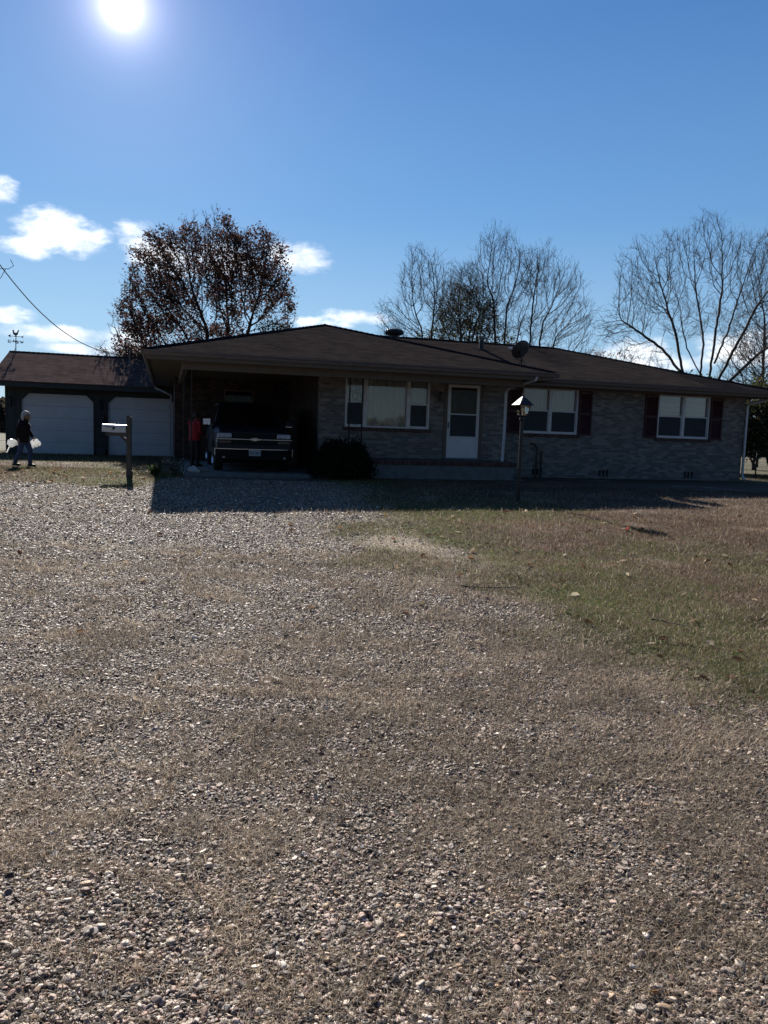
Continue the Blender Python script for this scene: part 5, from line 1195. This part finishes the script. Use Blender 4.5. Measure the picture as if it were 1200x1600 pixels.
# bare trees above the main roof: stems fanning out from one base
gB = 'bare trees behind the house'
def fan(pts, base=(0, 0)):
    out = [[(0, 0, -.3), (0, 0, .8)]]
    for (x, y, z) in pts: out.append([(0, 0, .7), (x * .22, y * .3, z * .30), (x * .50, y * .6, z * .56), (x * .82, y, z * .80)])
    return out
BT = [('slim bare tree left of the ivy covered one above the main roof', 1.95, 40, [(-1.0, 0, 6.6), (-.4, .1, 8.4), (.25, 0, 8.6), (.9, .1, 7.6), (-1.9, 0, 5.4)], [(-.4, 0, 9.0, 1.2, 1.2, 1.7, 1), (-1.4, 0, 6.8, 1.1, 1.1, 1.5, .9), (.8, 0, 8.1, .9, 1, 1.6, .8), (-2.1, 0, 5.0, .9, .8, 1.0, .5)], 950),
      ('bare many stemmed tree with the highest top in the middle of the main roof', 6.0, 42, [(-.6, 0, 10.4), (.3, .2, 10.2), (-1.7, 0, 8.6), (1.2, 0, 9.2), (-2.6, 0, 7.0), (.9, .3, 6.6), (-1.0, -.3, 7.4), (2.0, 0, 7.8)], [(-.5, 0, 10.6, 1.2, 1.2, 1.6, 1), (.9, 0, 9.6, 1.1, 1.1, 1.7, .9), (-1.8, 0, 8.8, 1.2, 1.1, 1.5, .9), (-.1, 0, 7.6, 2.2, 1.4, 1.5, .6), (-2.9, 0, 7.2, .9, .9, 1.5, .6)], 1500),
      ('spreading bare tree leaning right over the satellite dish', 7.3, 41, [(.1, 0, 9.4), (.9, .2, 9.2), (1.7, 0, 8.2), (2.4, 0, 6.8), (2.9, 0, 5.4), (-.6, .2, 7.6), (1.1, -.2, 6.6), (1.9, .3, 6.0)], [(.3, 0, 9.6, 1.1, 1.2, 1.5, 1), (1.6, 0, 8.9, 1.1, 1.1, 1.4, .9), (2.4, 0, 7.2, 1.0, 1.1, 1.3, .9), (1.0, 0, 6.8, 1.5, 1.2, 1.3, .6), (3.0, 0, 5.4, .9, .9, .8, .6)], 1400),
      ('bare tree with fine upright twigs between the slim one and the tallest top', 4.1, 43.5, [(-.9, 0, 8.0), (-.2, .1, 9.2), (.7, 0, 9.0), (1.2, .1, 8.2), (.1, -.2, 6.6)], [(.2, 0, 9.2, 1.1, 1.1, 1.5, 1), (1.2, 0, 8.7, .9, 1.1, 1.5, .9), (-1.0, 0, 8.2, 1.0, 1.1, 1.5, .9), (0, 0, 6.4, 1.6, 1.3, 1.2, .5)], 1000)]
for k, (lab, x, y, f_, cr_, na) in enumerate(BT):
    tree('bare_tree', lab, x, y, fan(f_), cr_, na, .25, 2.0, .40, 31 + k, r_tip=.0075, expo=2.15, r_max=.11, twigs=1.9, twig_len=.5, group=gB)
tree('ivy_tree', 'dense grey green leafy tree tangled among the bare ones above the main roof', 4.5, 45, [[(0, 0, -.2), (.1, 0, 3), (0, 0, 5.5)], [(0, 0, 0), (-1, 0, 3.4), (-1.6, 0, 5)], [(.1, 0, 1), (1.2, 0, 4.2)]], [(-.1, 0, 7.9, 1.7, 1.6, 2.0, 1), (-1.9, 0, 5.8, 1.4, 1.4, 1.8, .9), (1.9, 0, 5.9, 1.4, 1.4, 1.7, .9), (0, 0, 5.6, 2, 1.5, 1.5, .6)], 1500, .26, 2.2, .38, 41, r_tip=.010, twigs=1.2, twig_len=.3, leaves_=dict(per=10, spread=.17, size=.075, pal=DKGR + OLIVE, frac=.75), split=.04)
tree('small_leafy_tree', 'low brown leaved scrub tree right of the dish above the main roof', 10.7, 40, [[(0, 0, -.2), (0, 0, 3), (.1, 0, 4)], [(0, 0, 1), (.9, 0, 4)]], [(-.3, 0, 4.9, 1.1, 1, .9, 1), (1.2, 0, 5.0, .8, .8, 1.1, .6)], 420, .2, 1.6, .3, 7, r_tip=.008, twigs=1.3, twig_len=.3, leaves_=dict(per=6, spread=.14, size=.06, pal=RUST + OLIVE, frac=.4), split=.03)
# big bare pecan at the right: several limbs from one base
sd = [[(.8, 0, -.3), (.8, 0, 1.2)], [(.7, 0, 1.1), (.05, 0, 3.4), (-.4, 0, 4.9), (-1.0, 0, 7.2), (-1.6, 0, 8.6)], [(-.4, 0, 4.9), (-1.6, .1, 6.3), (-3.0, .1, 7.2), (-3.9, .1, 7.7)], [(-.1, 0, 4.0), (-1.4, .2, 4.9), (-2.6, .2, 5.1)], [(.8, 0, 1.1), (.5, 0, 4.8), (.55, 0, 6.6), (.1, 0, 8.8)], [(.5, 0, 5.0), (-.3, .1, 6.4), (-.7, .2, 8.0)], [(.85, 0, 1.1), (1.0, 0, 4.8), (1.15, 0, 7.4), (1.3, 0, 9.2)], [(.95, 0, 1.1), (1.5, 0, 4.8), (2.6, 0, 7.2), (3.4, 0, 9.0)], [(1.05, 0, 1.1), (2.0, 0, 4.6), (3.6, .1, 6.2), (5.0, .1, 7.2)], [(1.2, 0, 5.6), (1.9, .2, 7.4), (2.3, .2, 9.0)]]
tree('pecan_tree', 'great bare pecan tree with spreading limbs over the right end of the roof', 16.3, 42, sd,
     [(-3.0, 0, 9.3, 1.5, 1.4, 2.4, 1), (-4.0, 0, 7.2, 1.3, 1.2, 1.1, .8), (-1.5, 0, 10.0, 1.4, 1.4, 2.2, 1), (.4, 0, 11.3, 1.3, 1.3, 2.0, 1), (1.8, 0, 10.5, 1.3, 1.3, 2.0, 1), (3.8, 0, 10.2, 1.5, 1.4, 2.4, 1), (5.6, 0, 8.6, 1.6, 1.4, 2.2, .9), (-2.4, 0, 5.4, 1.6, 1, .9, .5), (2.5, 0, 7.6, 1.8, 1.4, 1.6, .5), (-.5, 0, 8, 1.7, 1.4, 1.6, .5), (6.5, 0, 5.8, 1.4, 1.2, 1.5, .6)],
     3300, .28, 2.0, .42, 51, r_tip=.0075, expo=2.1, r_max=.2, twigs=1.8, twig_len=.5, split=.05)
tree('bare_tree', 'bare tree at the right edge of the view beyond the pecan', 21.2, 44, [[(0, 0, -.2), (0, 0, 4), (-.2, 0, 8)], [(0, 0, 1), (1, 0, 5), (1.5, 0, 9)], [(0, 0, 1), (-1.2, 0, 5)]], [(-.2, 0, 9.5, 1.8, 1.5, 3.4, 1), (1.8, 0, 8.5, 1.6, 1.5, 3, 1), (-1.4, 0, 6, 1.5, 1.3, 2.2, .8)], 1200, .28, 2.0, .45, 61, r_tip=.009, twigs=1.2, twig_len=.5, group=gB)
for k, (x, y, hh, lab) in enumerate(((18.4, 38.5, 1.0, 'thin bare thicket tree just right of the pecan behind the roof end'), (20.0, 36.5, .9, 'tangled bare scrub tree above the right roof corner'))):
    tree('scrub_tree', lab, x, y, [[(0, 0, -.2), (0, 0, 2.5), (.1, 0, 4.5)], [(0, 0, 0), (.7, 0, 3)], [(0, 0, 0), (-.8, 0, 3)]], [(0, 0, 5.4 * hh, 1.6, 1.3, 1.7, 1), (-.9, 0, 3.8, 1.2, 1.1, 1.2, .8), (1.0, 0, 3.8, 1.3, 1.2, 1.2, .8)], 900, .22, 1.8, .34, 70 + k, r_tip=.009, twigs=1.6, twig_len=.4, leaves_=dict(per=3, spread=.15, size=.05, pal=RUST, frac=.25), split=.03, group='scrub behind the right end')
# leafy privets beyond the right corner of the house
for k, (x, y, s_, lab) in enumerate(((15.9, 31.5, 1.0, 'leafy green privet hugging the right back corner of the house'), (18.6, 33.5, 1.15, 'taller leafy privet at the right edge in front of the field'), (13.4, 34.5, 1.0, 'leafy privet hidden mostly behind the right end of the house'))):
    tree('privet_bush', lab, x, y, [[(0, 0, -.2), (0, 0, 1), (.1, 0, 2.4)], [(0, 0, 0), (.8, 0, 1.6)], [(0, 0, 0), (-.7, 0, 1.7)]], [(0, 0, 2.7 * s_, 1.5, 1.3, 1.5, 1), (-.9, 0, 1.9 * s_, 1.0, 1.1, 1.1, .9), (1.0, 0, 1.9 * s_, 1.1, 1.1, 1.1, .9)], 1000, .18, 1.6, .26, 80 + k, r_tip=.008, twigs=1.0, twig_len=.25, leaves_=dict(per=16, spread=.16, size=.075, pal=DKGR + OLIVE + [(.16, .15, .07)], frac=.75), split=.03, group='privets beside the house')
# dark holly bush in front of the porch
hx = W(4.95, .15); T = empty('holly_bush', (hx.x, hx.y, on(hx.x, hx.y))); tag(T, 'dark rounded holly bush between the carport and the porch', 'bush')
r_ = np.random.default_rng(90); n = 900; a = r_.uniform(0, 6.283, n); zz = r_.random(n); rr = np.sqrt(r_.uniform(.25, 1, n))
lump = 1 + .13 * np.sin(a * 4 + 1) * np.cos(zz * 5) + .08 * np.sin(a * 9)
pts = np.stack([np.cos(a) * rr * lump * .80 * (1 - .35 * zz ** 3), np.sin(a) * rr * .62 * (1 - .3 * zz ** 3), .08 + zz * (.92 - .25 * rr ** 3) * (1 + .12 * np.sin(a * 3))], 1)
mb = MB(); 
for k in range(26):
    p = pts[r_.integers(0, n)]; mb.tube([(0, 0, -.05), tuple(p * .5), tuple(p)], [.02, .012, .005], 4, False)
mb.build('stem', M['bark'], T); leaf_cloud('crown', pts, 16, .055, .034, [(.012, .016, .010), (.018, .024, .014), (.03, .035, .018)], T, 91)
# flower bed plants at the carport corner
for k, (u, v, h_, pal, lab) in enumerate(((.78, .30, .42, [(.16, .18, .16), (.22, .24, .22), (.10, .12, .10)], 'silvery leaved plant growing at the front corner of the carport'), (.30, .18, .22, [(.05, .07, .03), (.08, .10, .04)], 'low dark weed at the left of the silvery plant by the carport'))):
    c = W(u, v); T = empty('garden_plant', (c.x, c.y, on(c.x, c.y))); tag(T, lab, 'plant', 'plants at the carport corner')
    r_ = np.random.default_rng(95 + k); mb = MB(); pts = []
    for j in range(22):
        a = r_.uniform(0, 6.28); l = h_ * r_.uniform(.5, 1.1); e = Vector((math.cos(a) * l * .6, math.sin(a) * l * .6, l)); mb.tube([(0, 0, 0), e * .5 + Vector((0, 0, .03)), e], .005, 4, False); pts += [tuple(e * t) for t in (.5, .7, .85, 1)]
    mb.build('stem', M['bark_light'], T); leaf_cloud('foliage', pts, 4, .03, .035, pal, T, 97 + k)
c = W(1.22, .40); mb = MB(); mb.smooth = True; r_ = np.random.default_rng(3)
mb.ring_loft([[(math.cos(a) * s_ * (1 + r_.normal(0, .15)), math.sin(a) * s_ * .7 * (1 + r_.normal(0, .15)), z) for a in [2 * math.pi * k / 9 for k in range(9)]] for s_, z in ((.12, 0), (.15, .05), (.11, .10), (.04, .15), (.01, .17))])
o = mb.build('feed_sack', M['bagwhite']); o.location = (c.x, c.y, .0); tag(o, 'small crumpled pale sack lying on the carport slab by the iron post', 'sack')

# ------------------------------------------------------------------ fences and far woods
FN = empty('wire_fence', (0, 0, 0)); tag(FN, 'thin wire field fence on steel posts beyond the right end of the house', 'fence')
fp = [Vector((11.4, 29.6, -.1)), Vector((13.95, 29.0, -.1)), Vector((16.6, 28.4, -.1)), Vector((19.3, 27.8, -.1)), Vector((22, 27.2, -.1)), Vector((26, 26.3, -.1))]
for p in fp:
    mb = MB(); mb.box(p.x - .02, p.x + .02, p.y - .02, p.y + .02, -.4, .92); mb.build('post', M['iron'], FN)
mb = MB()
for z in (.05, .2, .35, .5, .68, .85):
    mb.tube([tuple(p + Vector((0, -.03, .1 + z))) for p in fp], .0035, 3, False)
x = 0
for i in range(len(fp) - 1):
    for k in range(8):
        p = fp[i].lerp(fp[i + 1], k / 8); mb.tube([(p.x, p.y - .03, -.05), (p.x, p.y - .03, .86)], .002, 3, False)
mb.build('wire_mesh', M['iron'], FN)
FL = empty('side_fence', (0, 0, 0)); tag(FL, 'pale posted wire fence at the far left past the garage corner', 'fence')
for k, (x, y) in enumerate(((-16.35, 31.5), (-19.5, 31.0), (-13.9, 35))):
    mb = MB(); mb.tube([(x, y, -.4), (x, y, .95)], .05, 8); mb.build('post', M['gutter'], FL)
mb = MB()
for z in (.3, .6, .88): mb.tube([(-19.5, 31, z), (-16.35, 31.5, z), (-13.9, 35, z)], .006, 3, False)
mb.build('wire', M['iron'], FL)
def woods(name, label, arc, rad, h0, h1, n, size, pal, seed, base=-.6):
    r_ = np.random.default_rng(seed); a = r_.uniform(R(arc[0]), R(arc[1]), n); rr = rad + r_.uniform(-6, 8, n)
    hm = h0 + (h1 - h0) * fbm(a * rad * .12, a * 0, seed, 4) * (.6 + .8 * fbm(a * rad * .9, a * 0, seed + 5, 2)); t = r_.random(n)
    z = base + hm * t ** .8; k = r_.random(n) < 1 - .55 * t ** 2; a, rr, z, t = a[k], rr[k], z[k], t[k]; n = len(a)
    c = np.stack([np.sin(a) * rr, np.cos(a) * rr, z], 1); s_ = size * r_.uniform(.5, 1.4, n)
    T = np.array([(-1, 0, 0), (-.2, .7, .2), (1, 0, 0), (-.1, -.7, -.2)]); V = np.einsum('nij,nvj->nvi', rotm(r_.uniform(0, 6.28, n), r_.uniform(0, 6.28, n), r_.uniform(0, 6.28, n)), T[None] * s_[:, None, None]) + c[:, None]
    pal = np.array(pal); o = np_mesh(name, V.reshape(-1, 3), (np.arange(n) * 4)[:, None] + np.arange(4)[None], 4, M['leaf'], np.repeat(pal[r_.integers(0, len(pal), n)] * r_.uniform(.7, 1.2, (n, 1)), 4, 0))
    tag(o, label, 'woods', kind='stuff')
FARP = [(.06, .05, .04), (.045, .045, .03), (.08, .065, .05), (.035, .04, .025)]
woods('distant_woods', 'dark line of winter woods far across the field behind the house', (-75, 75), 105, 2, 6, 60000, .45, FARP, 201)
woods('roadside_woods', 'tall trees on the street side behind the viewer that show only as reflections', (105, 255), 85, 2, 5.5, 26000, .6, DKGR + FARP, 203)
